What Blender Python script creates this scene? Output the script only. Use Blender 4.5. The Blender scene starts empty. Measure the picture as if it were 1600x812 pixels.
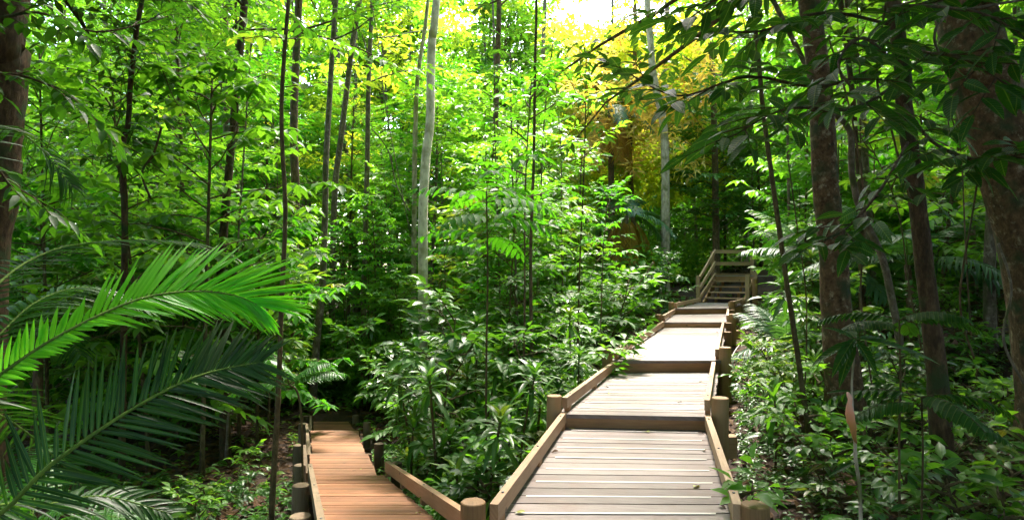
import bpy, math, random
import numpy as np
from mathutils import Vector

# ------------------------------------------------------------------ camera, sky, sun, exposure
SC = bpy.context.scene
COL = SC.collection
CZ = 3.6                      # eye height above the valley floor
F = 1000.0                    # focal length in photo pixels (1600 wide)
PITCH = math.atan(24 / F)
cam_d = bpy.data.cameras.new("camera")
cam = bpy.data.objects.new("camera", cam_d)
COL.objects.link(cam)
cam.location = (0, 0, CZ)
cam.rotation_euler = (math.pi / 2 + PITCH, 0, 0)
cam_d.sensor_width = 36
cam_d.lens = 22.5
cam_d.clip_start = 0.05
cam_d.clip_end = 2000
SC.camera = cam

SUN_EL, SUN_AZ = math.radians(55), math.radians(15)   # azimuth from +Y towards +X
world = bpy.data.worlds.new("World")
SC.world = world
world.use_nodes = True
wn = world.node_tree
bg = wn.nodes["Background"]
sky = wn.nodes.new("ShaderNodeTexSky")
sky.sky_type = 'NISHITA'
sky.sun_disc = False
sky.sun_elevation = SUN_EL
sky.sun_rotation = SUN_AZ
sky.air_density = 1.0
sky.dust_density = 3.0
sky.ozone_density = 1.0
wn.links.new(sky.outputs[0], bg.inputs[0])
bg.inputs[1].default_value = 0.15
sun_d = bpy.data.lights.new("sun", 'SUN')
sun_d.energy = 2.0
sun_d.angle = math.radians(9)
sun_d.color = (1.0, 0.92, 0.80)
sun = bpy.data.objects.new("sun", sun_d)
COL.objects.link(sun)
sdir = Vector((math.sin(SUN_AZ) * math.cos(SUN_EL), math.cos(SUN_AZ) * math.cos(SUN_EL), math.sin(SUN_EL)))
sun.rotation_euler = (-sdir).to_track_quat('-Z', 'Y').to_euler()

SC.view_settings.view_transform = 'Standard'
SC.view_settings.look = 'None'
SC.view_settings.gamma = 1
SC.view_settings.use_curve_mapping = False
SC.view_settings.exposure = 3.5
SC.cycles.max_bounces = 7
SC.cycles.diffuse_bounces = 4
SC.cycles.glossy_bounces = 2
SC.cycles.transmission_bounces = 4
SC.cycles.transparent_max_bounces = 4
SC.cycles.sample_clamp_indirect = 4
SC.cycles.use_denoising = True

# ------------------------------------------------------------------ projection helpers
_f = np.array([0, math.cos(PITCH), math.sin(PITCH)])
_u = np.array([0, -math.sin(PITCH), math.cos(PITCH)])
_r = np.array([1.0, 0, 0])
CAM = np.array([0, 0, CZ])


def ray(px, py):
    return _f + _r * (px - 800) / F + _u * (406 - py) / F


def P(px, py, Y):
    d = ray(px, py)
    return CAM + d * (Y / d[1])


def U(px, py, z):
    d = ray(px, py)
    return CAM + d * ((z - CZ) / d[2])


def proj(p):
    v = np.asarray(p) - CAM
    D = max(v @ _f, 0.01)
    return 800 + F * (v @ _r) / D, 406 - F * (v @ _u) / D, D


# ------------------------------------------------------------------ ground height
CTRL = np.array([
    (1.1, 4.5, 2.0), (1.1, 1.0, 2.05), (1.8, 7, 1.85), (3, 11, 1.7), (4.7, 16, 1.5), (5.8, 19, 1.35), (7, 22, 0.75), (8, 25, .4),
    (-1.0, 4.9, 2.35), (-2.2, 7.9, 2.85), (-2.6, 9.2, 3.0), (-3.2, 11.5, 3.25), (-4.1, 14.3, 3.42), (-4.3, 15.5, 3.38), (-5.5, 20, 3.3),
    (-8, 35, 2.7), (-4, 4.5, 2.7), (-10, 10, 3.0), (-18, 20, 2.9), (0.0, 7, 2.5), (0.2, 11, 2.5), (1, 17, 2.2), (1.5, 24, 2.0), (0, 34, 2.0),
    (3.0, 5, 1.8), (3.5, 8, 1.65), (5, 5, 1.45), (8, 10, 0.8), (12, 15, 0.1), (10, 26, -.4), (20, 40, -2.6), (26, 20, -2.8), (10, 2, .6),
    (8, 42, .4), (-25, 45, 2.2), (0, -8, 2.0), (-12, -4, 2.6), (12, -6, .8), (0, 70, -1), (-40, 60, 0), (40, 60, -5)])


def gz(x, y):
    x = np.asarray(x, float)
    y = np.asarray(y, float)
    d2 = (x[..., None] - CTRL[:, 0]) ** 2 + (y[..., None] - CTRL[:, 1]) ** 2 + 0.25
    w = d2 ** -1.7
    h = (w * CTRL[:, 2]).sum(-1) / w.sum(-1)
    b = 0.05 * np.sin(x * 2.1 + y * .7) * np.cos(y * 1.7 - x) + 0.03 * np.sin(x * 5.3) * np.cos(y * 4.1)
    return CZ - h + b


# ------------------------------------------------------------------ mesh building
def build(name, V, tris, quads, mat, parent=None, tint=None, uv=None, smooth=True):
    me = bpy.data.meshes.new(name)
    nt, nq = len(tris), len(quads)
    V = np.asarray(V, np.float32)
    me.vertices.add(len(V))
    me.vertices.foreach_set("co", V.ravel())
    li = np.concatenate([np.asarray(tris, np.int32).ravel(), np.asarray(quads, np.int32).ravel()]) if nt + nq else np.zeros(0, np.int32)
    me.loops.add(len(li))
    me.loops.foreach_set("vertex_index", li.astype(np.int32))
    me.polygons.add(nt + nq)
    st = np.concatenate([np.arange(nt) * 3, nt * 3 + np.arange(nq) * 4]).astype(np.int32)
    me.polygons.foreach_set("loop_start", st)
    me.polygons.foreach_set("use_smooth", np.full(nt + nq, smooth))
    if tint is not None:
        a = me.attributes.new("tint", 'FLOAT', 'POINT')
        a.data.foreach_set("value", np.asarray(tint, np.float32))
    if uv is not None:
        l = me.uv_layers.new(name="UVMap")
        l.data.foreach_set("uv", np.asarray(uv, np.float32)[li].ravel())
    me.update(calc_edges=True)
    me.materials.append(mat)
    return link(name, me, parent)


def link(name, me, parent=None):
    o = bpy.data.objects.new(name, me)
    COL.objects.link(o)
    if parent is not None:
        o.parent = parent
    return o


def tag(o, label=None, cat=None, group=None, kind=None):
    for k, v in (("label", label), ("category", cat), ("group", group), ("kind", kind)):
        if v:
            o[k] = v
    return o


def empty(name, loc=(0, 0, 0), rz=0, label=None, cat=None, group=None):
    o = bpy.data.objects.new(name, None)
    o.empty_display_size = 0.2
    o.location = loc
    o.rotation_euler = (0, 0, rz)
    COL.objects.link(o)
    return tag(o, label, cat, group)


def copy_tree(o, parent=None):
    c = o.copy()
    COL.objects.link(c)
    if parent is not None:
        c.parent = parent
    for ch in list(KIDS.get(o.name, [])):
        copy_tree(ch, c)
    return c


KIDS = {}


class MB:
    """boxes, beams and tubes collected into one mesh, with lengthwise UVs and a tint per piece"""

    def __init__(s, seed=0):
        s.v, s.t, s.q, s.ti, s.uv = [], [], [], [], []
        s.n = 0
        s.r = random.Random(seed)

    def hexa(s, c, uvs, tint=None):
        # c: 8 corners, bottom 0-3 then top 4-7, each block with its own 24 verts so the edges stay crisp
        ti = s.r.random() if tint is None else tint
        F6 = ((3, 2, 1, 0), (4, 5, 6, 7), (0, 1, 5, 4), (1, 2, 6, 5), (2, 3, 7, 6), (3, 0, 4, 7))
        for f in F6:
            s.q.append([s.n, s.n + 1, s.n + 2, s.n + 3])
            for i in f:
                s.v.append(c[i]); s.ti.append(ti); s.uv.append(uvs(c[i]))
            s.n += 4

    def beam(s, p0, p1, w, h, up=(0, 0, 1), tint=None):
        """box from p0 to p1 (centre line), w across, h along up"""
        p0, p1, up = np.array(p0, float), np.array(p1, float), np.array(up, float)
        d = p1 - p0
        L = np.linalg.norm(d); d /= L
        sd = np.cross(d, up); sd /= np.linalg.norm(sd)
        u2 = np.cross(sd, d)
        c = [p0 - sd * w / 2 - u2 * h / 2, p0 + sd * w / 2 - u2 * h / 2, p1 + sd * w / 2 - u2 * h / 2, p1 - sd * w / 2 - u2 * h / 2]
        c += [q + u2 * h for q in c]
        o1, o2 = s.r.random() * 9, s.r.random() * 9
        s.hexa(c, lambda q: (o1 + (q - p0) @ d, o2 + (q - p0) @ sd + (q - p0) @ u2 * .7), tint)

    def tube(s, pts, rad, n=8, cap=True, tint=None, bump=0.0):
        pts = np.asarray(pts, float)
        k = len(pts)
        rad = np.broadcast_to(np.asarray(rad, float), (k,)) if np.ndim(rad) == 0 else np.interp(np.linspace(0, 1, k), np.linspace(0, 1, len(rad)), rad)
        tg = np.gradient(pts, axis=0)
        tg /= np.linalg.norm(tg, axis=1)[:, None] + 1e-9
        ref = np.array([1.0, 0.02, 0]) if abs(tg[0][2]) > .6 else np.array([0, 0, 1.0])
        ti = s.r.random() if tint is None else tint
        a = np.linspace(0, 2 * math.pi, n, endpoint=False)
        L = np.concatenate([[0], np.cumsum(np.linalg.norm(np.diff(pts, axis=0), axis=1))])
        o1 = s.r.random() * 20
        b0 = s.n
        for i in range(k):
            x = np.cross(tg[i], ref); x /= np.linalg.norm(x) + 1e-9
            y = np.cross(x, tg[i])
            for j in range(n):
                r = rad[i] * (1 + (s.r.random() - .5) * 2 * bump)
                s.v.append(pts[i] + x * math.cos(a[j]) * r + y * math.sin(a[j]) * r)
                s.ti.append(ti); s.uv.append((o1 + L[i], j / n))
        s.n += k * n
        for i in range(k - 1):
            for j in range(n):
                j2 = (j + 1) % n
                s.q.append([b0 + i * n + j, b0 + i * n + j2, b0 + (i + 1) * n + j2, b0 + (i + 1) * n + j])
        if cap:
            for i, pt in ((0, pts[0]), (k - 1, pts[-1])):
                s.v.append(pt); s.ti.append(ti); s.uv.append((o1 + L[i], .5))
                for j in range(n):
                    j2 = (j + 1) % n
                    e = [b0 + i * n + j, b0 + i * n + j2, s.n]
                    s.t.append(e if i else e[::-1])
                s.n += 1

    def build(s, name, mat, parent=None, smooth=False, bevel=0):
        o = build(name, np.array(s.v), np.array(s.t, np.int32).reshape(-1, 3), np.array(s.q, np.int32).reshape(-1, 4), mat, parent, s.ti, s.uv, smooth)
        if parent is not None:
            KIDS.setdefault(parent.name, []).append(o)
        return o


def template(us, ws):
    """a leaf outline folded along its midrib: base, rows of three, tip"""
    pts = [(0, 0)]
    t, q = [], []
    rows = [(u, w) for u, w in zip(us, ws)]
    for u, w in rows:
        pts += [(u, -w), (u, 0), (u, w)]
    pts.append((1, 0))
    k = len(rows)
    t += [(0, 1, 2), (0, 2, 3)]
    for i in range(k - 1):
        a, b = 1 + 3 * i, 4 + 3 * i
        q += [(a, b, b + 1, a + 1), (a + 1, b + 1, b + 2, a + 2)]
    e = 1 + 3 * (k - 1)
    T = len(pts) - 1
    t += [(e, T, e + 1), (e + 1, T, e + 2)]
    return np.array(pts, float), np.array(t), np.array(q).reshape(-1, 4)


T_LOW = (np.array([(0, 0), (.45, -1), (1, 0), (.45, 1)], float), np.array([(0, 1, 2), (0, 2, 3)]), np.zeros((0, 4), int))
T_MID = template([.28, .62], [.95, .85])
T_FINE = template([.12, .3, .5, .7, .87], [.62, .97, 1, .78, .42])
T_STRAP = template([.12, .4, .75], [.7, 1, .8])
T_LEAFLET = template([.06, .3, .6, .85], [.7, 1, .8, .38])
T_OBLONG = template([.1, .35, .65, .88], [.75, 1, .98, .6])


class Leaves:
    def __init__(s, rng):
        s.r = rng
        s.B, s.D, s.N, s.L, s.W, s.dr, s.ti = [], [], [], [], [], [], []

    def add(s, base, d, nrm, L, W, droop=0.15, tint=None):
        s.B.append(base); s.D.append(d); s.N.append(nrm); s.L.append(L); s.W.append(W); s.dr.append(droop)
        s.ti.append(s.r.random() if tint is None else tint)

    def build(s, name, mat, parent=None, tpl=T_MID, fold=0.35, smooth=True, keep=None):
        pts, T, Q = tpl
        B, D, N = np.array(s.B), np.array(s.D), np.array(s.N)
        L, W, dr = np.array(s.L), np.array(s.W), np.array(s.dr)
        D = D / (np.linalg.norm(D, axis=1)[:, None] + 1e-9)
        S = np.cross(D, N); S /= np.linalg.norm(S, axis=1)[:, None] + 1e-9
        N = np.cross(S, D)
        k = len(pts)
        u, v = pts[:, 0], pts[:, 1]
        tw = (s.r.random(len(B)) - .5) * .5
        V = (B[:, None, :] + D[:, None, :] * (L[:, None] * u)[..., None]
             + S[:, None, :] * (W[:, None] * v)[..., None]
             + N[:, None, :] * (W[:, None] * np.abs(v) * fold - (L * dr)[:, None] * u ** 2 + W[:, None] * v * u * tw[:, None])[..., None])
        V[..., 2] -= (L * dr * .7)[:, None] * u ** 2
        n = len(B)
        off = (np.arange(n) * k)[:, None, None]
        tr = (T[None] + off).reshape(-1, 3)
        qd = (Q[None] + off).reshape(-1, 4)
        uv = np.tile(np.stack([u, v], 1), (n, 1))
        o = build(name, V.reshape(-1, 3), tr, qd, mat, parent, np.repeat(s.ti, k), uv, smooth)
        if parent is not None:
            KIDS.setdefault(parent.name, []).append(o)
        return o


# ------------------------------------------------------------------ materials
def nmat(name):
    m = bpy.data.materials.new(name)
    m.use_nodes = True
    nt = m.node_tree
    return m, nt, nt.nodes, nt.links, nt.nodes["Principled BSDF"]


def ramp(N, stops, interp='LINEAR'):
    r = N.new("ShaderNodeValToRGB")
    e = r.color_ramp.elements
    r.color_ramp.interpolation = interp
    while len(e) < len(stops):
        e.new(0.5)
    for i, (p, c) in enumerate(stops):
        e[i].position = p
        e[i].color = (*c, 1)
    return r


def leaf_mat(name, cols, trans=0.4, tcol=None, rough=0.42, spec=0.5, rib=0.0, vary=0.5, tmul=2.2, veins=False, spots=0.0):
    m, nt, N, Lk, b = nmat(name)
    at = N.new("ShaderNodeAttribute"); at.attribute_name = "tint"
    rp = ramp(N, [(i / (len(cols) - 1), c) for i, c in enumerate(cols)])
    oi = N.new("ShaderNodeObjectInfo")
    # tint + object random shift
    ma = N.new("ShaderNodeMath"); ma.operation = 'MULTIPLY_ADD'
    ma.inputs[1].default_value = vary
    Lk.new(oi.outputs["Random"], ma.inputs[0])
    mm = N.new("ShaderNodeMath"); mm.operation = 'MULTIPLY_ADD'; mm.inputs[1].default_value = 1 - vary
    Lk.new(at.outputs["Fac"], mm.inputs[0]); Lk.new(ma.outputs[0], mm.inputs[2])
    ma.inputs[2].default_value = 0
    Lk.new(mm.outputs[0], rp.inputs[0])
    col = rp.outputs[0]
    uvn = N.new("ShaderNodeUVMap")
    sx = N.new("ShaderNodeSeparateXYZ"); Lk.new(uvn.outputs[0], sx.inputs[0])
    if rib > 0:
        ab = N.new("ShaderNodeMath"); ab.operation = 'ABSOLUTE'; Lk.new(sx.outputs[1], ab.inputs[0])
        lt = N.new("ShaderNodeMath"); lt.operation = 'LESS_THAN'; Lk.new(ab.outputs[0], lt.inputs[0]); lt.inputs[1].default_value = .07
        fac = lt.outputs[0]
        mx = N.new("ShaderNodeMixRGB"); mx.blend_type = 'MIX'
        sc = N.new("ShaderNodeMath"); sc.operation = 'MULTIPLY'; Lk.new(fac, sc.inputs[0]); sc.inputs[1].default_value = rib
        Lk.new(sc.outputs[0], mx.inputs[0]); Lk.new(col, mx.inputs[1])
        br = N.new("ShaderNodeMixRGB"); br.blend_type = 'ADD'; br.inputs[0].default_value = 1
        Lk.new(col, br.inputs[1]); br.inputs[2].default_value = (.09, .12, .03, 1)
        Lk.new(br.outputs[0], mx.inputs[2])
        col = mx.outputs[0]
    if veins:
        # side veins as a fine relief
        w = N.new("ShaderNodeTexWave"); w.wave_type = 'BANDS'; w.bands_direction = 'X'
        cb = N.new("ShaderNodeCombineXYZ")
        ab2 = N.new("ShaderNodeMath"); ab2.operation = 'ABSOLUTE'; Lk.new(sx.outputs[1], ab2.inputs[0])
        sh = N.new("ShaderNodeMath"); sh.operation = 'MULTIPLY_ADD'; Lk.new(ab2.outputs[0], sh.inputs[0]); sh.inputs[1].default_value = -.16
        Lk.new(sx.outputs[0], sh.inputs[2]); Lk.new(sh.outputs[0], cb.inputs[0])
        Lk.new(cb.outputs[0], w.inputs["Vector"]); w.inputs["Scale"].default_value = 3.2
        bp = N.new("ShaderNodeBump"); bp.inputs["Strength"].default_value = .35; bp.inputs["Distance"].default_value = .01
        Lk.new(w.outputs[1], bp.inputs["Height"]); Lk.new(bp.outputs[0], b.inputs["Normal"])
    if spots > 0:
        no = N.new("ShaderNodeTexNoise"); no.inputs["Scale"].default_value = 55
        ge = N.new("ShaderNodeNewGeometry"); Lk.new(ge.outputs["Position"], no.inputs["Vector"])
        r2 = ramp(N, [(.62, (0, 0, 0)), (.72, (1, 1, 1))]); Lk.new(no.outputs[0], r2.inputs[0])
        mx2 = N.new("ShaderNodeMixRGB")
        s2 = N.new("ShaderNodeMath"); s2.operation = 'MULTIPLY'; Lk.new(r2.outputs[0], s2.inputs[0]); s2.inputs[1].default_value = spots
        Lk.new(s2.outputs[0], mx2.inputs[0]); Lk.new(col, mx2.inputs[1]); mx2.inputs[2].default_value = (.16, .12, .03, 1)
        col = mx2.outputs[0]
    Lk.new(col, b.inputs["Base Color"])
    b.inputs["Roughness"].default_value = rough
    b.inputs["Specular IOR Level"].default_value = spec
    tr = N.new("ShaderNodeBsdfTranslucent")
    tm = N.new("ShaderNodeMixRGB"); tm.blend_type = 'MULTIPLY'; tm.inputs[0].default_value = 1
    Lk.new(col, tm.inputs[1])
    tm.inputs[2].default_value = (*(tcol or (tmul * 1.25, tmul * 1.15, tmul * .35)), 1)
    Lk.new(tm.outputs[0], tr.inputs[0])
    mix = N.new("ShaderNodeMixShader"); mix.inputs[0].default_value = trans
    Lk.new(b.outputs[0], mix.inputs[1]); Lk.new(tr.outputs[0], mix.inputs[2])
    Lk.new(mix.outputs[0], N["Material Output"].inputs[0])
    return m


def wood_mat(name, c_lo, c_mid, c_hi, edge=None, rough=.6, grain=1.0, spec=.35, knots=True, moss=None):
    m, nt, N, Lk, b = nmat(name)
    uvn = N.new("ShaderNodeUVMap")
    mp = N.new("ShaderNodeMapping"); mp.inputs["Scale"].default_value = (1.6, 34, 1); Lk.new(uvn.outputs[0], mp.inputs[0])
    at = N.new("ShaderNodeAttribute"); at.attribute_name = "tint"
    no = N.new("ShaderNodeTexNoise"); no.inputs["Scale"].default_value = 2.2; no.inputs["Detail"].default_value = 7; no.inputs["Roughness"].default_value = .65
    Lk.new(mp.outputs[0], no.inputs["Vector"])
    n2 = N.new("ShaderNodeTexNoise"); n2.inputs["Scale"].default_value = 3.2; n2.inputs["Detail"].default_value = 5
    Lk.new(uvn.outputs[0], n2.inputs["Vector"])
    a1 = N.new("ShaderNodeMath"); a1.operation = 'MULTIPLY_ADD'; Lk.new(at.outputs["Fac"], a1.inputs[0]); a1.inputs[1].default_value = .46
    a2 = N.new("ShaderNodeMath"); a2.operation = 'MULTIPLY_ADD'; Lk.new(no.outputs[0], a2.inputs[0]); a2.inputs[1].default_value = .62 * grain
    Lk.new(a1.outputs[0], a2.inputs[2])
    a3 = N.new("ShaderNodeMath"); a3.operation = 'MULTIPLY'; Lk.new(n2.outputs[0], a3.inputs[0]); a3.inputs[1].default_value = .36
    Lk.new(a3.outputs[0], a1.inputs[2])
    rp = ramp(N, [(.25, c_lo), (.6, c_mid), (.95, c_hi)]); Lk.new(a2.outputs[0], rp.inputs[0])
    col = rp.outputs[0]
    if knots:
        v = N.new("ShaderNodeTexVoronoi"); v.inputs["Scale"].default_value = 1
        mk = N.new("ShaderNodeMapping"); mk.inputs["Scale"].default_value = (2.6, 6.5, 1); Lk.new(uvn.outputs[0], mk.inputs[0]); Lk.new(mk.outputs[0], v.inputs[0])
        rk = ramp(N, [(.035, (1, 1, 1)), (.09, (0, 0, 0))]); Lk.new(v.outputs["Distance"], rk.inputs[0])
        mx = N.new("ShaderNodeMixRGB"); mx.inputs[2].default_value = (c_lo[0] * .35, c_lo[1] * .3, c_lo[2] * .3, 1)
        Lk.new(rk.outputs[0], mx.inputs[0]); Lk.new(col, mx.inputs[1]); col = mx.outputs[0]
    if moss:
        ge = N.new("ShaderNodeNewGeometry")
        n3 = N.new("ShaderNodeTexNoise"); n3.inputs["Scale"].default_value = 4.5; n3.inputs["Detail"].default_value = 8; n3.inputs["Roughness"].default_value = .7
        Lk.new(ge.outputs["Position"], n3.inputs["Vector"])
        r3 = ramp(N, [(.5, (0, 0, 0)), (.68, (1, 1, 1))]); Lk.new(n3.outputs[0], r3.inputs[0])
        mx3 = N.new("ShaderNodeMixRGB"); mx3.inputs[2].default_value = (*moss, 1)
        s3 = N.new("ShaderNodeMath"); s3.operation = 'MULTIPLY'; s3.inputs[1].default_value = .45; Lk.new(r3.outputs[0], s3.inputs[0])
        Lk.new(s3.outputs[0], mx3.inputs[0]); Lk.new(col, mx3.inputs[1]); col = mx3.outputs[0]
    Lk.new(col, b.inputs["Base Color"])
    b.inputs["Roughness"].default_value = rough
    b.inputs["Specular IOR Level"].default_value = spec
    bp = N.new("ShaderNodeBump"); bp.inputs["Strength"].default_value = .5; bp.inputs["Distance"].default_value = .004
    Lk.new(no.outputs[0], bp.inputs["Height"]); Lk.new(bp.outputs[0], b.inputs["Normal"])
    return m


def bark_mat(name, cols, scale=6.0, patch=None, moss=None, stretch=.35, bump=1.0, disp=.03):
    m, nt, N, Lk, b = nmat(name)
    ge = N.new("ShaderNodeNewGeometry")
    mp = N.new("ShaderNodeMapping"); mp.inputs["Scale"].default_value = (1, 1, stretch); Lk.new(ge.outputs["Position"], mp.inputs[0])
    no = N.new("ShaderNodeTexNoise"); no.inputs["Scale"].default_value = scale * 2; no.inputs["Detail"].default_value = 9; no.inputs["Roughness"].default_value = .7
    Lk.new(mp.outputs[0], no.inputs["Vector"])
    rp = ramp(N, [(.3 + .4 * i / (len(cols) - 1), c) for i, c in enumerate(cols)]); Lk.new(no.outputs[0], rp.inputs[0])
    col = rp.outputs[0]
    if patch:
        n2 = N.new("ShaderNodeTexNoise"); n2.inputs["Scale"].default_value = scale * 1.1; n2.inputs["Detail"].default_value = 12; n2.inputs["Roughness"].default_value = .75
        Lk.new(ge.outputs["Position"], n2.inputs["Vector"])
        r2 = ramp(N, [(.54, (0, 0, 0)), (.66, (.9, .9, .9))]); Lk.new(n2.outputs[0], r2.inputs[0])
        mx = N.new("ShaderNodeMixRGB"); mx.inputs[2].default_value = (*patch, 1)
        Lk.new(r2.outputs[0], mx.inputs[0]); Lk.new(col, mx.inputs[1]); col = mx.outputs[0]
    if moss:
        n3 = N.new("ShaderNodeTexNoise"); n3.inputs["Scale"].default_value = scale * .5; n3.inputs["Detail"].default_value = 8
        m4 = N.new("ShaderNodeMapping"); m4.inputs["Location"].default_value = (7, 3, 1); Lk.new(ge.outputs["Position"], m4.inputs[0]); Lk.new(m4.outputs[0], n3.inputs["Vector"])
        r3 = ramp(N, [(.5, (0, 0, 0)), (.66, (1, 1, 1))]); Lk.new(n3.outputs[0], r3.inputs[0])
        mx3 = N.new("ShaderNodeMixRGB"); mx3.inputs[2].default_value = (*moss, 1)
        Lk.new(r3.outputs[0], mx3.inputs[0]); Lk.new(col, mx3.inputs[1]); col = mx3.outputs[0]
    Lk.new(col, b.inputs["Base Color"])
    b.inputs["Roughness"].default_value = .85
    b.inputs["Specular IOR Level"].default_value = .25
    bp = N.new("ShaderNodeBump"); bp.inputs["Strength"].default_value = bump; bp.inputs["Distance"].default_value = disp
    Lk.new(no.outputs[0], bp.inputs["Height"]); Lk.new(bp.outputs[0], b.inputs["Normal"])
    return m


def ground_mat():
    m, nt, N, Lk, b = nmat("forest_soil")
    ge = N.new("ShaderNodeNewGeometry")
    no = N.new("ShaderNodeTexNoise"); no.inputs["Scale"].default_value = 3; no.inputs["Detail"].default_value = 12; no.inputs["Roughness"].default_value = .75
    Lk.new(ge.outputs["Position"], no.inputs["Vector"])
    rp = ramp(N, [(.3, (.012, .007, .004)), (.5, (.035, .019, .010)), (.7, (.085, .048, .024))]); Lk.new(no.outputs[0], rp.inputs[0])
    vo = N.new("ShaderNodeTexVoronoi"); vo.inputs["Scale"].default_value = 16; Lk.new(ge.outputs["Position"], vo.inputs["Vector"])
    mx = N.new("ShaderNodeMixRGB"); mx.blend_type = 'MULTIPLY'; mx.inputs[0].default_value = .6
    Lk.new(rp.outputs[0], mx.inputs[1])
    r2 = ramp(N, [(0, (.5, .45, .4)), (1, (1.6, 1.3, 1.0))]); Lk.new(vo.outputs["Color"], r2.inputs[0]); Lk.new(r2.outputs[0], mx.inputs[2])
    Lk.new(mx.outputs[0], b.inputs["Base Color"])
    b.inputs["Roughness"].default_value = .95
    bp = N.new("ShaderNodeBump"); bp.inputs["Strength"].default_value = 1; bp.inputs["Distance"].default_value = .05
    Lk.new(no.outputs[0], bp.inputs["Height"]); Lk.new(bp.outputs[0], b.inputs["Normal"])
    return m


M = {}
M['leaf'] = leaf_mat("green_leaf", [(.016, .055, .010), (.034, .115, .014), (.065, .18, .02), (.10, .21, .025), (.17, .13, .04)], trans=.42, rough=.5, spec=.3)
M['leaf_gloss'] = leaf_mat("glossy_leaf", [(.014, .05, .010), (.026, .095, .014), (.045, .14, .018), (.07, .18, .02), (.16, .11, .04)], trans=.30, rough=.38, spec=.45, rib=.6)
M['leaf_lime'] = leaf_mat("lime_leaf", [(.05, .16, .018), (.085, .235, .026), (.15, .31, .04)], trans=.5, rough=.5, spec=.3)
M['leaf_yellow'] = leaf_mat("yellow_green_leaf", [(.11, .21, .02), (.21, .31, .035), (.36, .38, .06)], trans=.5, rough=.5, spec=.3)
M['leaf_gold_sun_tint'] = leaf_mat("golden_leaf_sun_tint", [(.42, .30, .08), (.60, .51, .17), (.66, .64, .28)], trans=.55, rough=.6, spec=.2, vary=0, tcol=(1.5, 1.2, .5))  # dry leaf gold, with the missing sun glow put into the colour
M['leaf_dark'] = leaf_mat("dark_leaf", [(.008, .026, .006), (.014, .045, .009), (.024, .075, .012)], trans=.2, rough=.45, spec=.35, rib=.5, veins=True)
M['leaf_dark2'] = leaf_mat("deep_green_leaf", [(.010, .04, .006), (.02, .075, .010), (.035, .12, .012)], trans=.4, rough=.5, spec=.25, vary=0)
M['leaf_near'] = leaf_mat("near_leaf", [(.010, .040, .008), (.020, .075, .010), (.04, .13, .012)], trans=.4, rough=.45, spec=.18, rib=.6, veins=True, spots=.3)
M['leaf_mid'] = leaf_mat("pinnate_leaf", [(.02, .10, .010), (.035, .16, .012), (.06, .22, .015)], trans=.45, rough=.6, spec=.15, rib=.3)
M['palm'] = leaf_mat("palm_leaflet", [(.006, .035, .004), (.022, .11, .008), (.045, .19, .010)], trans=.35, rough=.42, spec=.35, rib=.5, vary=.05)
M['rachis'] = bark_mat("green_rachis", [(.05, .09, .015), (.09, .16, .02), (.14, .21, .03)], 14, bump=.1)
M['palm_lit_tint'] = leaf_mat("lit_tint_palm_leaflet", [(.03, .18, .008), (.05, .28, .01), (.10, .38, .015)], trans=.5, rough=.4, spec=.35, rib=.5, vary=.05)  # lit version of the palm leaflet, brightness painted into its colour
M['palm_blue'] = leaf_mat("blue_green_palm", [(.02, .07, .03), (.04, .11, .045), (.07, .15, .07)], trans=.3, rough=.45, spec=.35)
M['palm_dry'] = leaf_mat("dry_frond", [(.22, .12, .03), (.42, .25, .06), (.6, .42, .14)], trans=.45, rough=.7, spec=.15, tmul=1.4)
M['litter'] = leaf_mat("fallen_leaf", [(.035, .018, .008), (.09, .045, .018), (.22, .13, .06)], trans=.05, rough=.75, spec=.2, tmul=1)
M['litter_g'] = leaf_mat("fallen_leaf_fresh", [(.10, .05, .02), (.22, .12, .03), (.32, .38, .10)], trans=.1, rough=.6, vary=0)
M['stem'] = bark_mat("green_brown_stem", [(.025, .02, .008), (.08, .06, .022), (.17, .13, .055)], 14)
M['bark_dark'] = bark_mat("dark_bark", [(.016, .009, .003), (.06, .034, .014), (.13, .08, .036)], 12, moss=(.03, .045, .012))
M['bark_pale'] = bark_mat("pale_bark", [(.16, .12, .08), (.36, .29, .21), (.56, .48, .37)], 8, moss=(.13, .13, .05), bump=.5)
M['bark_white'] = bark_mat("white_bark", [(.34, .26, .19), (.70, .58, .46), (.84, .74, .62)], 6, moss=(.36, .30, .18), bump=.4)
M['bark_brown'] = bark_mat("brown_bark", [(.04, .022, .012), (.11, .066, .035), (.21, .14, .08)], 9, patch=(.22, .17, .11), moss=(.05, .06, .02))
M['bark_mottle'] = bark_mat("mottled_bark", [(.025, .013, .005), (.10, .055, .024), (.20, .125, .062)], 9, patch=(.36, .30, .19), moss=(.035, .05, .018), stretch=.8)
M['bark_grey'] = bark_mat("grey_bark", [(.05, .035, .022), (.125, .095, .065), (.23, .18, .13)], 9, patch=(.33, .29, .22), moss=(.06, .065, .02))
M['deck'] = wood_mat("weathered_deck", (.045, .032, .026), (.13, .10, .087), (.235, .19, .17), rough=.55, spec=.35, grain=1.25, moss=(.17, .095, .07))
M['timber'] = wood_mat("brown_timber", (.10, .048, .017), (.26, .135, .055), (.38, .22, .10), rough=.65)
M['rail'] = wood_mat("grey_brown_timber", (.12, .064, .03), (.28, .165, .085), (.42, .28, .165), rough=.55)
M['post'] = wood_mat("log_post", (.08, .04, .015), (.21, .115, .045), (.32, .19, .085), rough=.65, knots=False)
M['deck_red'] = wood_mat("red_deck", (.065, .027, .012), (.20, .080, .034), (.31, .145, .066), rough=.6, moss=(.11, .075, .03))
M['timber_moss'] = wood_mat("mossy_timber", (.05, .032, .018), (.12, .08, .045), (.22, .16, .10), rough=.8, moss=(.07, .075, .03))
M['strip'], _, _, _, _b = nmat("pale_grip_strip")
_b.inputs["Base Color"].default_value = (.58, .54, .49, 1); _b.inputs["Roughness"].default_value = .6
M['steel'], _, _, _, _b = nmat("bolt_steel")
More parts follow.
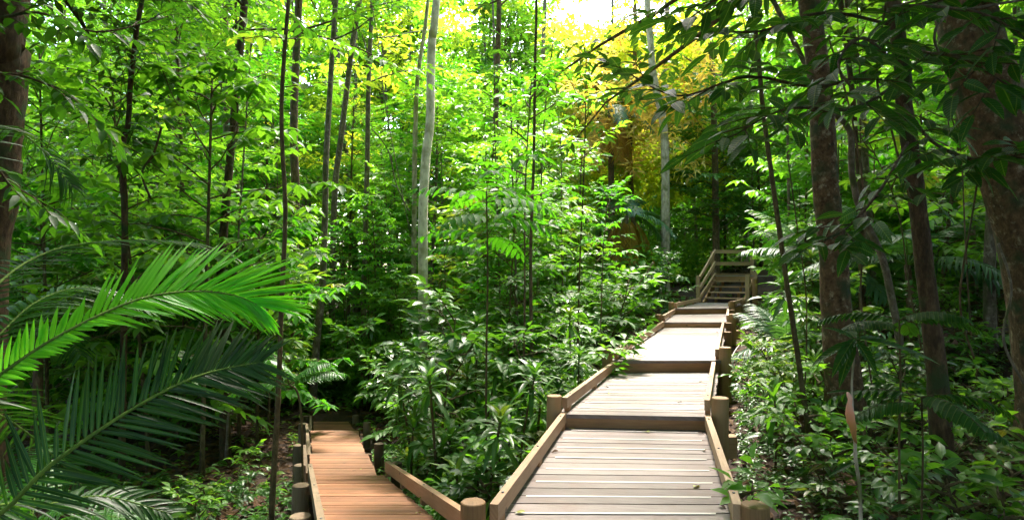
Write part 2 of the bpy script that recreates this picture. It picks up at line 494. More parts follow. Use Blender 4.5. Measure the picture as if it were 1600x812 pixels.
_b.inputs["Base Color"].default_value = (.12, .12, .12, 1); _b.inputs["Metallic"].default_value = .8; _b.inputs["Roughness"].default_value = .5
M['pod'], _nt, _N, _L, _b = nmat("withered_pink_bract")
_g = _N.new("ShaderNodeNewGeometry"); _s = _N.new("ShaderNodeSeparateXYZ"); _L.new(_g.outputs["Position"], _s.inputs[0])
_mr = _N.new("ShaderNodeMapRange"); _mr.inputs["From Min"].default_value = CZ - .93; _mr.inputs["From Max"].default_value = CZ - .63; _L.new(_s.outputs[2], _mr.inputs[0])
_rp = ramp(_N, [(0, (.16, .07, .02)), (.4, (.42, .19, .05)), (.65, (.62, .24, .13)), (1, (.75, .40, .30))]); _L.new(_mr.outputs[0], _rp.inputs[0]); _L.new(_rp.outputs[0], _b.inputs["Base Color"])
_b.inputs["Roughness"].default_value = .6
M['ground'] = ground_mat()
M['wire'], _, _, _, _b = nmat("pale_cable")
_b.inputs["Base Color"].default_value = (.42, .38, .33, 1); _b.inputs["Roughness"].default_value = .5

# ------------------------------------------------------------------ ground
def make_ground():
    n = 200
    a = np.linspace(-1, 1, n)
    xs = np.sinh(a * 4.2) / np.sinh(4.2) * 260
    ys = np.sinh(a * 4.2) / np.sinh(4.2) * 260 + 8
    X, Y = np.meshgrid(xs, ys)
    Z = gz(X, Y)
    V = np.stack([X, Y, Z], -1).reshape(-1, 3)
    i = np.arange(n - 1)
    A = (i[:, None] * n + i[None]).ravel()
    Q = np.stack([A, A + 1, A + n + 1, A + n], 1)
    o = build("ground", V, np.zeros((0, 3), int), Q, M['ground'])
    tag(o, kind="structure")


make_ground()


# ------------------------------------------------------------------ boardwalks
def lerp(a, b, t):
    return np.asarray(a) * (1 - t) + np.asarray(b) * t


def deck_part(root, FL, FR, BL, BR, mat, pw=.148, gap=.012, th=.038, seed=0, over=.035, strips=True, name='deck', inset=(.09, .9)):
    """planks laid across between a front and a back edge; FL.. are the top corners"""
    mb = MB(seed)
    r = random.Random(seed + 5)
    L = (np.linalg.norm(BL - FL) + np.linalg.norm(BR - FR)) / 2
    n = max(2, round(L / pw))
    for k in range(n):
        t0, t1 = k / n, (k + 1) / n - gap / L
        if k == 0:
            t0 -= over / L
        a, b, c, d = lerp(FL, BL, t0), lerp(FR, BR, t0), lerp(FR, BR, t1), lerp(FL, BL, t1)
        e = (b - a) / np.linalg.norm(b - a)
        j0, j1 = r.uniform(-.008, .012), r.uniform(-.008, .012)
        dz = r.uniform(-.002, .002)
        tops = [a - e * j0, b + e * j1, c + e * j1, d - e * j0]
        tops = [q + np.array([0, 0, dz]) for q in tops]
        c8 = [q - np.array([0, 0, th]) for q in tops] + tops
        o1, o2 = r.random() * 30, r.random() * 30
        u = e
        w = (d - a) / np.linalg.norm(d - a)
        mb.hexa(c8, lambda q, a=a, u=u, w=w, o1=o1, o2=o2: (o1 + (q - a) @ u, o2 + (q - a) @ w + q[2] * .5))
    dk = mb.build(name, mat, root)
    m = dk.modifiers.new("edge", 'BEVEL'); m.width = .004; m.segments = 2; m.limit_method = 'ANGLE'
    if strips:
        for k in range(1, n, 2):
            s = MB(k)
            t0, t1 = (k + 1) / n - .026 / L - gap / L, (k + 1) / n - gap / L - .003 / L
            a, b, c, d = lerp(FL, BL, t0), lerp(FR, BR, t0), lerp(FR, BR, t1), lerp(FL, BL, t1)
            i0, i1 = inset[0] + r.uniform(-.015, .015), inset[1] + r.uniform(-.015, .015)
            A, B, C, D = lerp(a, b, i0), lerp(a, b, i1), lerp(d, c, i1), lerp(d, c, i0)
            z1 = np.array([0, 0, .0025]); z2 = np.array([0, 0, .0055])
            s.hexa([A + z1, B + z1, C + z1, D + z1, A + z2, B + z2, C + z2, D + z2], lambda q: (q[0], q[1]))
            so = s.build('grip_strip', M['strip'], dk)
    return dk


def log_post(root, x, y, ztop, r=.07, zb=None, mat=None, seed=0):
    mb = MB(seed)
    zb = gz(x, y) - .2 if zb is None else zb
    rr = random.Random(seed)
    lx, ly = rr.uniform(-.012, .012), rr.uniform(-.012, .012)
    pts = [(x, y, zb), (x + lx * .5, y + ly * .5, (zb + ztop) / 2), (x + lx, y + ly, ztop - .022), (x + lx, y + ly, ztop - .006), (x + lx, y + ly, ztop)]
    mb2 = MB(seed)
    mb2.tube(pts, 1.0, 18)
    # radii by hand
    k = 18
    rad = [r * 1.03, r * 1.0, r, r * .985, r * .90]
    V = np.array(mb2.v)
    for i, p in enumerate(pts):
        c = np.array(p)
        V[i * k:(i + 1) * k] = c + (V[i * k:(i + 1) * k] - c) * rad[i]
    mb2.v = list(V)
    return mb2.build('post', mat or M['post'], root, smooth=False)


def kerb(root, a, b, h=.10, w=.05, gap=.045, seed=0, mat=None, bmat=None):
    """a raised kerb rail on spacer blocks from a to b (points on the deck top along the rail's centre)"""
    mb = MB(seed)
    a, b = np.array(a, float), np.array(b, float)
    z = np.array([0, 0, gap + h / 2])
    mb.beam(a + z, b + z, w, h)
    o = mb.build('kerb_rail', mat or M['rail'], root)
    m = o.modifiers.new("edge", 'BEVEL'); m.width = .005; m.segments = 2
    L = np.linalg.norm(b - a); d = (b - a) / L
    n = max(2, int(L / 1.1) + 1)
    for i in range(n):
        q = a + d * (0.12 + (L - .24) * i / (n - 1))
        s = MB(seed + i)
        s.beam(q - d * .05 + [0, 0, gap / 2], q + d * .05 + [0, 0, gap / 2], w * .9, gap - .004)
        s.build('spacer_block', bmat or M['timber'], o)
    # bolt heads on top
    for t in (.08, .5, .92):
        q = lerp(a, b, t)
        s = MB(1); s.tube([q + [0, 0, gap + h - .004], q + [0, 0, gap + h + .006]], .009, 8)
        s.build('bolt', M['steel'], o)
    return o


def main_boardwalk():
    root = empty("boardwalk", (1.0, 4.5, gz(1.0, 4.5)), label="wide weathered grey boardwalk climbing in shallow steps through the forest", cat="boardwalk")
    root.location = (0, 0, 0)
    Z = [CZ - h for h in (1.44, 1.31, 1.15, 1.025, .867)]
    # deck corner pixels: front left, front right, back left, back right
    PX = [((778, 829.5), (1145.5, 829.5), (886.4, 666.3), (1100.5, 671)),
          ((886, 645.3), (1100.1, 649.4), (964.7, 579.7), (1112.4, 579.7)),
          ((964.7, 562.6), (1117, 562.3), (1038.4, 512), (1128.6, 511.2)),
          ((1038.4, 502.8), (1134.8, 502.8), (1056.8, 490.3), (1135.9, 489.8)),
          ((1056.3, 481.7), (1137.6, 480.8), (1096, 472.5), (1138.5, 472))]
    decks = []
    for (fl, fr, bl, br), z in zip(PX, Z):
        decks.append([U(*p, z) for p in (fl, fr, bl, br)])
    # P5 opens to the foot of the stairs
    decks[4][2] = np.array([6.08, 20.52, Z[4]]); decks[4][3] = np.array([7.12, 19.86, Z[4]])
    d1 = decks[0]
    zb = CZ - 1.58
    dirL = (d1[0] - d1[2]); dirL = dirL / np.linalg.norm(dirL)
    P0 = [d1[0] + dirL * 3.6, d1[1] + dirL * 3.6, d1[0].copy(), d1[1].copy()]
    for q in P0:
        q[2] = zb
    sets = [P0] + decks
    E = np.array([0, 0, 1.0])
    for i, (FL, FR, BL, BR) in enumerate(sets):
        wl, wr = FR - FL, BR - BL
        eF, eB = wl / np.linalg.norm(wl), wr / np.linalg.norm(wr)
        # the deck runs on under the rails
        fl, bl = FL - eF * .085, BL - eB * .085
        fr, br = FR + eF * .085, BR + eB * .085
        dn = (bl - fl) / np.linalg.norm(bl - fl)
        deck_part(root, fl, fr, bl + dn * .04, br + dn * .04, M['deck'], seed=11 + i)
        # fascia under the nosing
        if i:
            mb = MB(40 + i)
            c = (fl + fr) / 2
            hh = [0, .14, .13, .16, .125, .158][i]
            mb.beam(fl + eF * .03 - E * (.039 + hh / 2), fr - eF * .03 - E * (.039 + hh / 2), .04, hh + .0, E)
            o = mb.build('riser_board', M['timber'], root)
            m = o.modifiers.new("edge", 'BEVEL'); m.width = .004
        # side joists
        for k, t in enumerate((.03, .5, .97)):
            mb = MB(60 + i * 5 + k)
            a, b = lerp(fl, fr, t), lerp(bl, br, t)
            mb.beam(a - E * .115 + dn * .05, b - E * .115, .06, .15)
            mb.build('joist', M['timber'], root)
        # cross bearers, sticking out past the posts
        for k, t in enumerate((.02, .55)):
            mb = MB(90 + i * 5 + k)
            a, b = lerp(fl, bl, t), lerp(fr, br, t)
            e = (b - a) / np.linalg.norm(b - a)
            mb.beam(a - e * .10 - E * .29, b + e * (.2 if k == 0 else .08) - E * .29, .12, .2)
            mb.build('bearer', M['timber'], root)
        # kerb rails
        gL = FL - eF * .028, BL - eB * .028
        gR = FR + eF * .028, BR + eB * .028
        trim = .10
        kerb(root, gL[0] + dn * .02, gL[1] - dn * .01, seed=120 + i)
        kerb(root, gR[0] + dn * .02, gR[1] - dn * .01, seed=140 + i)
        # posts at the front corners
        if i:
            r = .072
            log_post(root, *(FL - eF * (.06 + r) - dn * .0)[:2], FL[2] + .165, r, seed=i)
            log_post(root, *(FR + eF * (.062 + r) - dn * .0)[:2], FR[2] + (.15 if i == 1 else .175), r * 1.1, seed=i + 20)
    # extra posts mid-span on the right of the long decks
    for i, t in ((3, .55), (3, .95), (4, .9), (5, .75)):
        FL, FR, BL, BR = sets[i]
        q = lerp(FR, BR, t); e = (FR - FL) / np.linalg.norm(FR - FL)
        log_post(root, *(q + e * .14)[:2], q[2] + .12, .07, seed=60 + i)
    # fallen leaves on the deck are things of their own
    return sets


SETS = main_boardwalk()


def staircase():
    root = empty("staircase", label="timber stairs with a left handrail at the far end of the wide boardwalk", cat="stairs")
    d = np.array([.506, .863, 0]); e = np.array([.863, -.506, 0]); E = np.array([0, 0, 1.0])
    L0 = np.array([6.18, 20.47, CZ - .70])
    rise, run = .175, .336
    W = 1.2
    for i in range(4):
        a = L0 + d * run * i + E * rise * i
        mb = MB(i); mb.beam(a - E * .02, a + e * W - E * .02, .27, .04)
        mb.build('tread', M['rail'], root)
        mb = MB(i)
        for t in (.32, .95):
            q = a + e * t
            mb.beam(q - E * .2 + d * .03, q - E * .04 + d * .03, .07, .07, d)
        mb.build('support_block', M['timber'], root)
    L4 = L0 + d * run * 4 + E * rise * 4
    deck_part(root, L4 - e * .05, L4 + e * 3.2, L4 + d * 1.25 - e * .05, L4 + d * 1.25 + e * 3.2, M['deck'], strips=False, seed=77, name='landing')
    mb = MB(3); mb.beam(L4 - E * .11, L4 + e * 1.3 - E * .11, .04, .14); mb.build('riser_board', M['timber'], root)
    for t in (.0, W):
        mb = MB(5); mb.beam(L0 + e * t - E * .22 - d * .25, L4 + e * t - E * .22, .05, .2); mb.build('stringer', M['timber'], root)
    # left railing: bottom post, top post, three sloping rails
    pb = L0 - d * .12 - e * .20
    pt = L4 - e * .10 + d * .1

    def post(q, zt, w=.11, zb=None, s=0):
        mb = MB(s); zb = gz(q[0], q[1]) - .1 if zb is None else zb
        mb.beam((q[0], q[1], zb), (q[0], q[1], zt), w, w, d)
        o = mb.build('post', M['rail'], root)
        m = o.modifiers.new("edge", 'BEVEL'); m.width = .012; m.segments = 2
    post(pb, CZ - .0, s=1)
    post(pt, CZ + .82, s=2)
    f = d * .0 - e * .0
    for k, (h0, h1) in enumerate(((-.03, .90), (-.36, .50), (-.66, .10))):
        mb = MB(10 + k)
        off = -d * 0 + e * .08
        mb.beam(pb + off - d * .08 + E * (CZ - pb[2] + h0 - .05), pt + off + d * .05 + E * (CZ - pt[2] + h1 - .06), .05, .11)
        mb.build('handrail', M['rail'], root)
    bdir = np.array([1, .22, 0]) / np.linalg.norm([1, .22, 0])
    for k, h in enumerate((.84, .43, .04)):
        mb = MB(20 + k)
        z = E * (CZ - pt[2] + h - .03)
        mb.beam(pt + z + bdir * .06, pt + z + bdir * 1.5, .05, .12)
        mb.build('handrail', M['rail'], root)
    post(pt + bdir * 1.5, CZ + .85, s=4)
    post(L0 + e * (W + .1) - d * .1, CZ + .02, s=5)
    post(L4 + e * (W + .1), CZ + .12, s=6)
    log_post(root, *(L0 + e * (W + .25) + d * .3)[:2], CZ - .1, .08, seed=9)


staircase()


def lower_boardwalk():
    root = empty("boardwalk", label="narrow orange red boardwalk dropping away to the lower left", cat="boardwalk")
    E = np.array([0, 0, 1.0])
    A = [P(503, 812, 4.9), P(682, 812, 4.9), P(488, 742, 7.9), P(599, 742, 7.9)]
    zn = CZ - 1.56
    # carry the ramp on towards the camera
    t = (zn - A[0][2]) / (A[0][2] - A[2][2])
    A[0], A[1] = A[0] + (A[0] - A[2]) * t, A[1] + (A[1] - A[3]) * t
    B = [U(485, 742.5, CZ - 2.58), U(589, 742.5, CZ - 2.58), U(483, 708.5, CZ - 2.58), U(575.6, 708.5, CZ - 2.58)]
    Cc = [U(488, 707, CZ - 2.9), U(570, 707, CZ - 2.9), U(485, 672, CZ - 2.9), U(559, 672, CZ - 2.9)]
    D = [U(490, 670, CZ - 3.35), U(553, 670, CZ - 3.35), U(490, 658, CZ - 3.35), U(544, 658, CZ - 3.35)]

    def back(S, y0):
        k = (S[0][1] - y0) / (S[2][1] - S[0][1])
        S[0], S[1] = S[0] - (S[2] - S[0]) * k, S[1] - (S[3] - S[1]) * k
    back(B, 7.96); back(Cc, B[2][1] + .04); back(D, Cc[2][1] + .04)
    secs = [A, B, Cc, D]
    prev = None
    for i, (FL, FR, BL, BR) in enumerate(secs):
        deck_part(root, FL, FR, BL, BR, M['deck_red'], pw=.118, gap=.007, strips=False, seed=200 + i, over=.0)
        eB = (BR - BL) / np.linalg.norm(BR - BL); eF = (FR - FL) / np.linalg.norm(FR - FL)
        dn = (BL - FL) / np.linalg.norm(BL - FL)
        for k, t in enumerate((.06, .94)):
            mb = MB(210 + i * 3 + k)
            mb.beam(lerp(FL, FR, t) - E * .11, lerp(BL, BR, t) - E * .11, .05, .13)
            mb.build('joist', M['timber_moss'], root)
        mb = MB(230 + i)
        mb.beam(BL - E * .12 + dn * .03 - eB * .05, BR - E * .12 + dn * .03 + eB * .05, .04, .22); mb.build('riser_board', M['timber_moss'], root)
        if i == 0:
            kerb(root, lerp(FL, BL, .1) - eF * .035, BL - eB * .03, h=.11, w=.05, gap=.03, seed=240, mat=M['timber_moss'])
            kerb(root, FR + eF * .06, BR + eB * .045, h=.12, w=.055, gap=.05, seed=241, mat=M['rail'])
        else:
            kerb(root, FL - eF * .06 + dn * .05, BL - eB * .07, h=.10, w=.05, gap=.03, seed=250 + i, mat=M['timber_moss'])
        log_post(root, *(BL - eB * .16)[:2], BL[2] + .13, .072, seed=270 + i, mat=M['timber_moss'])
        log_post(root, *(BR + eB * .17 + dn * (.05))[:2], BR[2] + .14, .07, seed=280 + i, mat=M['timber_moss'])
        for t in (.35,) if i == 0 else ():
            q = lerp(FL, BL, .62)
            log_post(root, *(q - eF * .16)[:2], q[2] + .1, .08, seed=291, mat=M['timber_moss'])
            q = lerp(FL, BL, .45)
            log_post(root, *(q - eF * .17)[:2], q[2] - .06, .09, seed=292, mat=M['timber_moss'])
    return secs


LSETS = lower_boardwalk()


# ------------------------------------------------------------------ plant building
UPV = np.array([0, 0, 1.0])


def unit(v):
    v = np.asarray(v, float)
    return v / (np.linalg.norm(v) + 1e-9)


def curve(pts, n=12):
    """smooth polyline through points"""
    pts = np.asarray(pts, float)
    if len(pts) == 2:
        return np.linspace(pts[0], pts[1], n)
    k = len(pts)
    out = []
    for i in range(k - 1):
        p0, p1, p2, p3 = pts[max(i - 1, 0)], pts[i], pts[i + 1], pts[min(i + 2, k - 1)]
        m = max(2, n // (k - 1))
        for t in np.linspace(0, 1, m, endpoint=False):
            out.append(.5 * ((2 * p1) + (-p0 + p2) * t + (2 * p0 - 5 * p1 + 4 * p2 - p3) * t * t + (-p0 + 3 * p1 - 3 * p2 + p3) * t ** 3))
    out.append(pts[-1])
    return np.array(out)


def twig(LV, rng, p0, d, length, n, lL, lW, droop=.15, flat=.35, wood=None, pinnate=False):
    """alternate leaves along a twig that sags a little"""
    d = unit(d)
    s = unit(np.cross(d, UPV)) if abs(d[2]) < .97 else np.array([1.0, 0, 0])
    tt = rng.random() * .5 + .25
    if pinnate == 'whorl':
        p = p0 + d * length + np.array([0, 0, -.12 * length])
        for k in range(n):
            a = 6.283 * k / n + rng.normal(0, .15)
            ld = np.array([math.cos(a), math.sin(a), rng.uniform(-.35, .15)])
            LV.add(p, ld, UPV + rng.normal(0, .15, 3), lL * rng.uniform(.7, 1.1), lW * rng.uniform(.85, 1.1), .2, tt + rng.random() * .2)
        if wood is not None:
            wood.tube([p0, p0 + d * length * .5, p], [.006, .004, .003], 3, cap=False)
        return
    for k in range(n):
        t = (k + 1) / n
        p = p0 + d * length * t + np.array([0, 0, -.12 * length * t * t])
        sg = 1 if k % 2 else -1
        if pinnate:
            for sg in (-1, 1):
                a = math.radians(62)
                ld = d * math.cos(a) + s * sg * math.sin(a) + UPV * (-.1)
                LV.add(p, ld, UPV + rng.normal(0, .12, 3), lL * rng.uniform(.85, 1.1) * math.sin(math.pi * min(.95, .25 + t * .6)), lW, droop, tt + rng.random() * .25)
            continue
        a = math.radians(rng.uniform(35, 65)) if k < n - 1 else rng.normal(0, .15)
        ld = d * math.cos(a) + s * sg * math.sin(a) + UPV * rng.normal(-.15, .2)
        LV.add(p, ld, UPV + rng.normal(0, flat, 3), lL * rng.uniform(.6, 1.15), lW * rng.uniform(.8, 1.15), droop, tt + rng.random() * .25)
    if wood is not None:
        wood.tube([p0, p0 + d * length * .5 + [0, 0, -.03 * length], p0 + d * length + [0, 0, -.12 * length]], [.006, .004, .002], 3, cap=False)


def branch(LV, WB, rng, p0, az, el, length, r0, ntw, nl, lL, lW, twl, droop=.15, sag=.12, pinnate=False, twood=False, flat=.35):
    d = np.array([math.cos(az) * math.cos(el), math.sin(az) * math.cos(el), math.sin(el)])
    k = 5
    pts = [np.array(p0, float)]
    dd = d.copy()
    for i in range(k):
        dd = unit(dd + rng.normal(0, .12, 3) + np.array([0, 0, -sag * (i / k)]))
        pts.append(pts[-1] + dd * length / k)
    pts = np.array(pts)
    if WB is not None:
        WB.tube(pts, [r0, r0 * .25], 5, cap=False)
    for j in range(ntw):
        t = (.25 + .75 * (j + 1) / ntw) * k
        i = min(int(t), k - 1); f = t - i
        p = pts[i] * (1 - f) + pts[min(i + 1, k)] * f
        tg = unit(pts[min(i + 1, k)] - pts[i])
        s = unit(np.cross(tg, UPV))
        sg = 1 if j % 2 else -1
        a = math.radians(rng.uniform(30, 70)) if j < ntw - 1 else 0
        td = tg * math.cos(a) + s * sg * math.sin(a) + UPV * rng.uniform(-.2, .3)
        twig(LV, rng, p, td, twl * rng.uniform(.7, 1.2), nl, lL, lW, droop, flat, WB if twood else None, pinnate)


def make_tree(name, leafm, barkm, rng, trunk, tr, zlo, zhi, nb, blen, ntw, nl, lL, lW, twl, el=(0, .6), tpl=T_LOW, sides=8, droop=.15,
              pinnate=False, twood=False, label=None, cat="tree", group=None, tops=0, flat=.35, parts=('trunk', 'crown'), bump=.03, shape='cone', azr=None, twist=None):
    """trunk: polyline from the ground up (world or local points). zlo..zhi heights (z) where branches leave the trunk"""
    root = empty(name, tuple(trunk[0]), label=label, cat=cat, group=group)
    base = np.array(trunk[0], float)
    tp = curve(np.array(trunk, float) - base, max(10, 4 * len(trunk)))
    WB = MB(int(rng.integers(1e6)))
    # flare at the foot
    rr = np.interp(np.linspace(0, 1, len(tp)), np.linspace(0, 1, len(tr)), tr)
    rr = rr * (1 + .55 * np.exp(-(tp[:, 2] - tp[0, 2]) / (tr[0] * 2.5)))
    WB.tube(tp, list(rr), sides, tint=.5, bump=bump)
    LV = Leaves(rng)
    z0 = zlo - base[2]; z1 = zhi - base[2]
    for i in range(nb):
        f = (i + rng.random()) / nb
        z = z0 + (z1 - z0) * f
        j = np.searchsorted(tp[:, 2], z)
        j = min(max(j, 1), len(tp) - 1)
        g = (z - tp[j - 1, 2]) / max(tp[j, 2] - tp[j - 1, 2], 1e-6)
        p = tp[j - 1] + (tp[j] - tp[j - 1]) * min(max(g, 0), 1)
        if shape == 'cone':
            L = blen * (1.1 - .75 * f)
        elif shape == 'dome':
            L = blen * (.45 + .75 * math.sin(math.pi * (.25 + .65 * f)))
        else:
            L = blen * rng.uniform(.6, 1.1)
        L *= rng.uniform(.6, 1.15)
        az = i * 2.4 + rng.uniform(-.5, .5) if azr is None else rng.uniform(*azr)
        branch(LV, WB, rng, p, az, rng.uniform(*el) + (.5 * f if shape != 'any' else 0), L, max(.012, rr[min(j, len(rr) - 1)] * .4), ntw, nl, lL, lW, twl, droop, pinnate=pinnate, twood=twood, flat=flat)
    WB.build(parts[0], barkm, root, smooth=True)
    LV.build(parts[1], leafm, root, tpl)
    return root


THINGS = []   # (root, kind key, base position, sort note)


# ---- hero trees whose trunks can be told apart in the photograph
def tp(pxs, Y, ztop=None, base_y=None):
    """pixel trunk points (listed bottom to top) at distance Y, run on down to the ground and up to ztop"""
    pts = [P(a, b, Y) for a, b in pxs]
    g = gz(pts[0][0], pts[0][1])
    if pts[0][2] > g:
        pts.insert(0, np.array([pts[0][0] + (0 if len(pts) < 2 else (pts[0][0] - pts[1][0]) * .3), Y, g - .15]))
    if ztop and ztop > pts[-1][2] + .5:
        d = pts[-1] - pts[-2]
        d = d / max(d[2], .1)
        pts.append(pts[-1] + np.array([d[0] * .5, .15, 1]) * (ztop - pts[-1][2]))
    return pts


rng = np.random.default_rng(7)
HERO = [
    # label, pixels bottom->top, Y, ztop, radii, bark, crown(zlo, zhi), nb, leaf mat
    ("tall pale white trunked tree, brightest trunk left of centre", [(661, 400), (661, 330), (665, 250), (672, 190), (673, 110), (676, 50), (682, 0)], 15, 19, [.12, .105, .09], 'bark_white', (10.6, 18.5), 18, 'leaf'),
    ("thin pale tree leaning beside the white trunk near the top", [(648, 250), (652, 130), (657, 90), (669, 0)], 19, 18, [.08, .06, .05], 'bark_pale', (13, 17.5), 12, 'leaf_lime'),
    ("ringed grey brown trunk tree standing left of the stairs", [(1039, 460), (1040, 330), (1037, 200), (1021, 120), (1016, 60)], 23, 17, [.17, .14, .11], 'bark_pale', (13, 16.5), 16, 'leaf_yellow'),
    ("mottled grey trunk tree between the orange boardwalk and white trunk", [(522, 320), (533, 215), (543, 130), (552, 60), (562, 0)], 19, 17, [.09, .08, .07], 'bark_grey', (11.5, 16.5), 16, 'leaf'),
    ("pale grey trunk tree half hidden by leaves at upper left", [(272, 320), (274, 230), (277, 130), (279, 0)], 22, 18, [.19, .16, .12], 'bark_pale', (12.5, 17.5), 16, 'leaf'),
    ("brown trunk tree rising above the bright palm frond at left", [(356, 400), (357, 290), (354, 200), (356, 90), (352, 0)], 19, 17, [.11, .095, .075], 'bark_brown', (11.5, 16.5), 16, 'leaf_lime'),
    ("thick dark trunk tree at the far left edge", [(-30, 420), (-10, 300), (2, 180), (12, 80), (14, -20)], 6.2, 13, [.24, .19, .17], 'bark_dark', (6.6, 12), 22, 'leaf_dark'),
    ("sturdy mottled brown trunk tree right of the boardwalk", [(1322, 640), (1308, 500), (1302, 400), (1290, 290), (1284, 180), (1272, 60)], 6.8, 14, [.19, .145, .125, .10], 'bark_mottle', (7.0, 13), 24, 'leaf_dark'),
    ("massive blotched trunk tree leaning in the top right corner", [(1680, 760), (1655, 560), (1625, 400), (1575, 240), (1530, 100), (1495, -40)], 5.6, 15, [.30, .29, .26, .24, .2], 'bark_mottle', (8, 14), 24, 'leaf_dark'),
    ("brown trunk tree standing behind the stair landing", [(1119, 392), (1118, 300), (1116, 200), (1112, 90)], 24.5, 17, [.14, .12, .09], 'bark_brown', (11, 16), 14, 'leaf'),
    ("brown trunk tree beyond the end of the orange boardwalk", [(490, 600), (496, 520), (503, 460), (508, 330), (512, 200)], 16, 16, [.10, .085, .06], 'bark_grey', (9.5, 15), 16, 'leaf'),
    ("stout reddish trunk tree left of the orange boardwalk end", [(452, 600), (455, 520), (458, 430), (462, 300), (460, 150)], 17, 17, [.14, .12, .09], 'bark_brown', (10, 16), 16, 'leaf'),
    ("slim pale trunk tree standing above the orange boardwalk", [(569, 560), (568, 470), (571, 380), (574, 250), (577, 100)], 19, 16, [.09, .08, .06], 'bark_grey', (9, 15.5), 14, 'leaf_lime'),
    ("slim reddish trunk tree behind the drooping pinnate sapling", [(776, 480), (775, 340), (774, 200), (778, 80), (780, 0)], 17, 16, [.09, .08, .06], 'bark_brown', (10.5, 15), 12, 'leaf'),
    ("thin brown trunk tree just left of the ringed grey trunk", [(985, 470), (990, 360), (984, 240), (992, 100)], 26, 17, [.12, .1, .07], 'bark_brown', (11, 16), 12, 'leaf_yellow'),
    ("grey trunk tree behind the vine covered stem on the right", [(1366, 560), (1362, 420), (1352, 260), (1340, 120)], 12, 15, [.08, .07, .06], 'bark_grey', (8.5, 14), 14, 'leaf'),
    ("pale slim trunk tree at right before the massive leaning trunk", [(1548, 560), (1546, 420), (1551, 280), (1542, 150)], 9, 14, [.08, .07, .055], 'bark_grey', (7.6, 13), 16, 'leaf'),
    ("dark slim trunk tree between the palm and the orange boardwalk", [(352, 700), (350, 600), (346, 480), (352, 330)], 11, 13, [.09, .08, .06], 'bark_dark', (7.8, 12.5), 14, 'leaf'),
]
hero_roots = []
for i, (lab, pxs, Y, zt, tr, bark, (c0, c1), nb, lm) in enumerate(HERO):
    far = Y > 10
    wide = i in (7, 8, 15, 16)
    r = make_tree("tree", M[lm], M[bark], rng, tp(pxs, Y, zt), tr, c0, c1, nb * (3 if wide else 1), 5.6 if wide else 3.2, 7, 9, .26 if far else .22, .055, .75,
                  label=lab, sides=10 if far else 16, tpl=T_LOW, shape='dome', el=(.0, .5), bump=.03 if far else .045)
    hero_roots.append(r)

# big leaved tree on the right: its limbs hang into the top of the picture
def limb(LV, WB, rng, pts, r, n, L, W, o, twig_every=2, tw=.35, nl=4, droop=.35):
    c = curve(np.array(pts) - o, 24)
    WB.tube(c, [r, r * .3], 6, cap=False)
    idx = np.linspace(3, len(c) - 1, n).astype(int)
    for j, i in enumerate(idx):
        tg = unit(c[min(i + 1, len(c) - 1)] - c[max(i - 1, 0)])
        s = unit(np.cross(tg, UPV)); sg = 1 if j % 2 else -1
        a = math.radians(rng.uniform(35, 75)) if j < n - 1 else 0
        td = tg * math.cos(a) + s * sg * math.sin(a) + UPV * rng.uniform(-.45, .35)
        twig(LV, rng, c[i], td, tw * rng.uniform(.7, 1.3), nl, L, W, droop, .4, WB)


def big_leaf_tree():
    trunk = tp([(1478, 790), (1468, 640), (1462, 560), (1445, 420), (1430, 290), (1412, 160), (1398, 20)], 5.0, 11)
    root = empty("tree", tuple(trunk[0]), label="dark slender trunk tree at right with big drooping glossy leaves", cat="tree")
    o = np.array(trunk[0])
    c = curve(np.array(trunk) - o, 30)
    WB = MB(3); WB.tube(c, [.105, .08, .065, .06, .05], 14, bump=.04)
    LV = Leaves(rng)
    L1 = [P(1400, 90, 5), P(1290, 135, 4.6), P(1170, 120, 4.4), P(1060, 150, 4.3), P(975, 110, 4.3)]
    L2 = [P(1395, 40, 5), P(1290, 20, 4.5), P(1180, 50, 4.3), P(1080, 40, 4.2)]
    L3 = [P(1405, 130, 5), P(1330, 170, 4.2), P(1230, 170, 3.9), P(1150, 210, 3.8)]
    L4 = [P(1390, -20, 5), P(1300, -40, 4.0), P(1200, -30, 3.7), P(1110, 5, 3.6)]
    L5 = [P(1405, 60, 5), P(1440, 80, 4.2), P(1500, 90, 3.6), P(1570, 130, 3.3)]
    L6 = [P(1412, 160, 5), P(1455, 220, 4.2), P(1530, 250, 3.7), P(1600, 240, 3.4)]
    L7 = [P(1420, 220, 5), P(1380, 290, 4.3), P(1330, 350, 4.0), P(1290, 375, 3.9)]
    L8 = [P(1395, 10, 5), P(1450, 10, 4.2), P(1530, 20, 3.7), P(1590, 50, 3.4)]
    L9 = [P(1400, 100, 5), P(1350, 60, 4.0), P(1310, 100, 3.5), P(1350, 160, 3.2)]
    for LL, n in ((L1, 16), (L2, 13), (L3, 13), (L4, 12), (L5, 12), (L6, 12), (L7, 9), (L8, 11), (L9, 8)):
        limb(LV, WB, rng, LL, .014, n + 3, .20, .034, o, tw=.28, nl=5, droop=.14)
    for i in range(16):   # crown above the frame
        z = 5.5 + i * .3 - o[2]
        p = c[min(np.searchsorted(c[:, 2], z), len(c) - 1)]
        branch(LV, WB, rng, p, i * 2.4, .3, 2.2, .02, 6, 7, .24, .045, .5)
    WB.build('trunk', M['bark_dark'], root, smooth=True)
    LV.build('crown', M['leaf_near'], root, T_FINE, fold=.25)
    return root


big_leaf_tree()


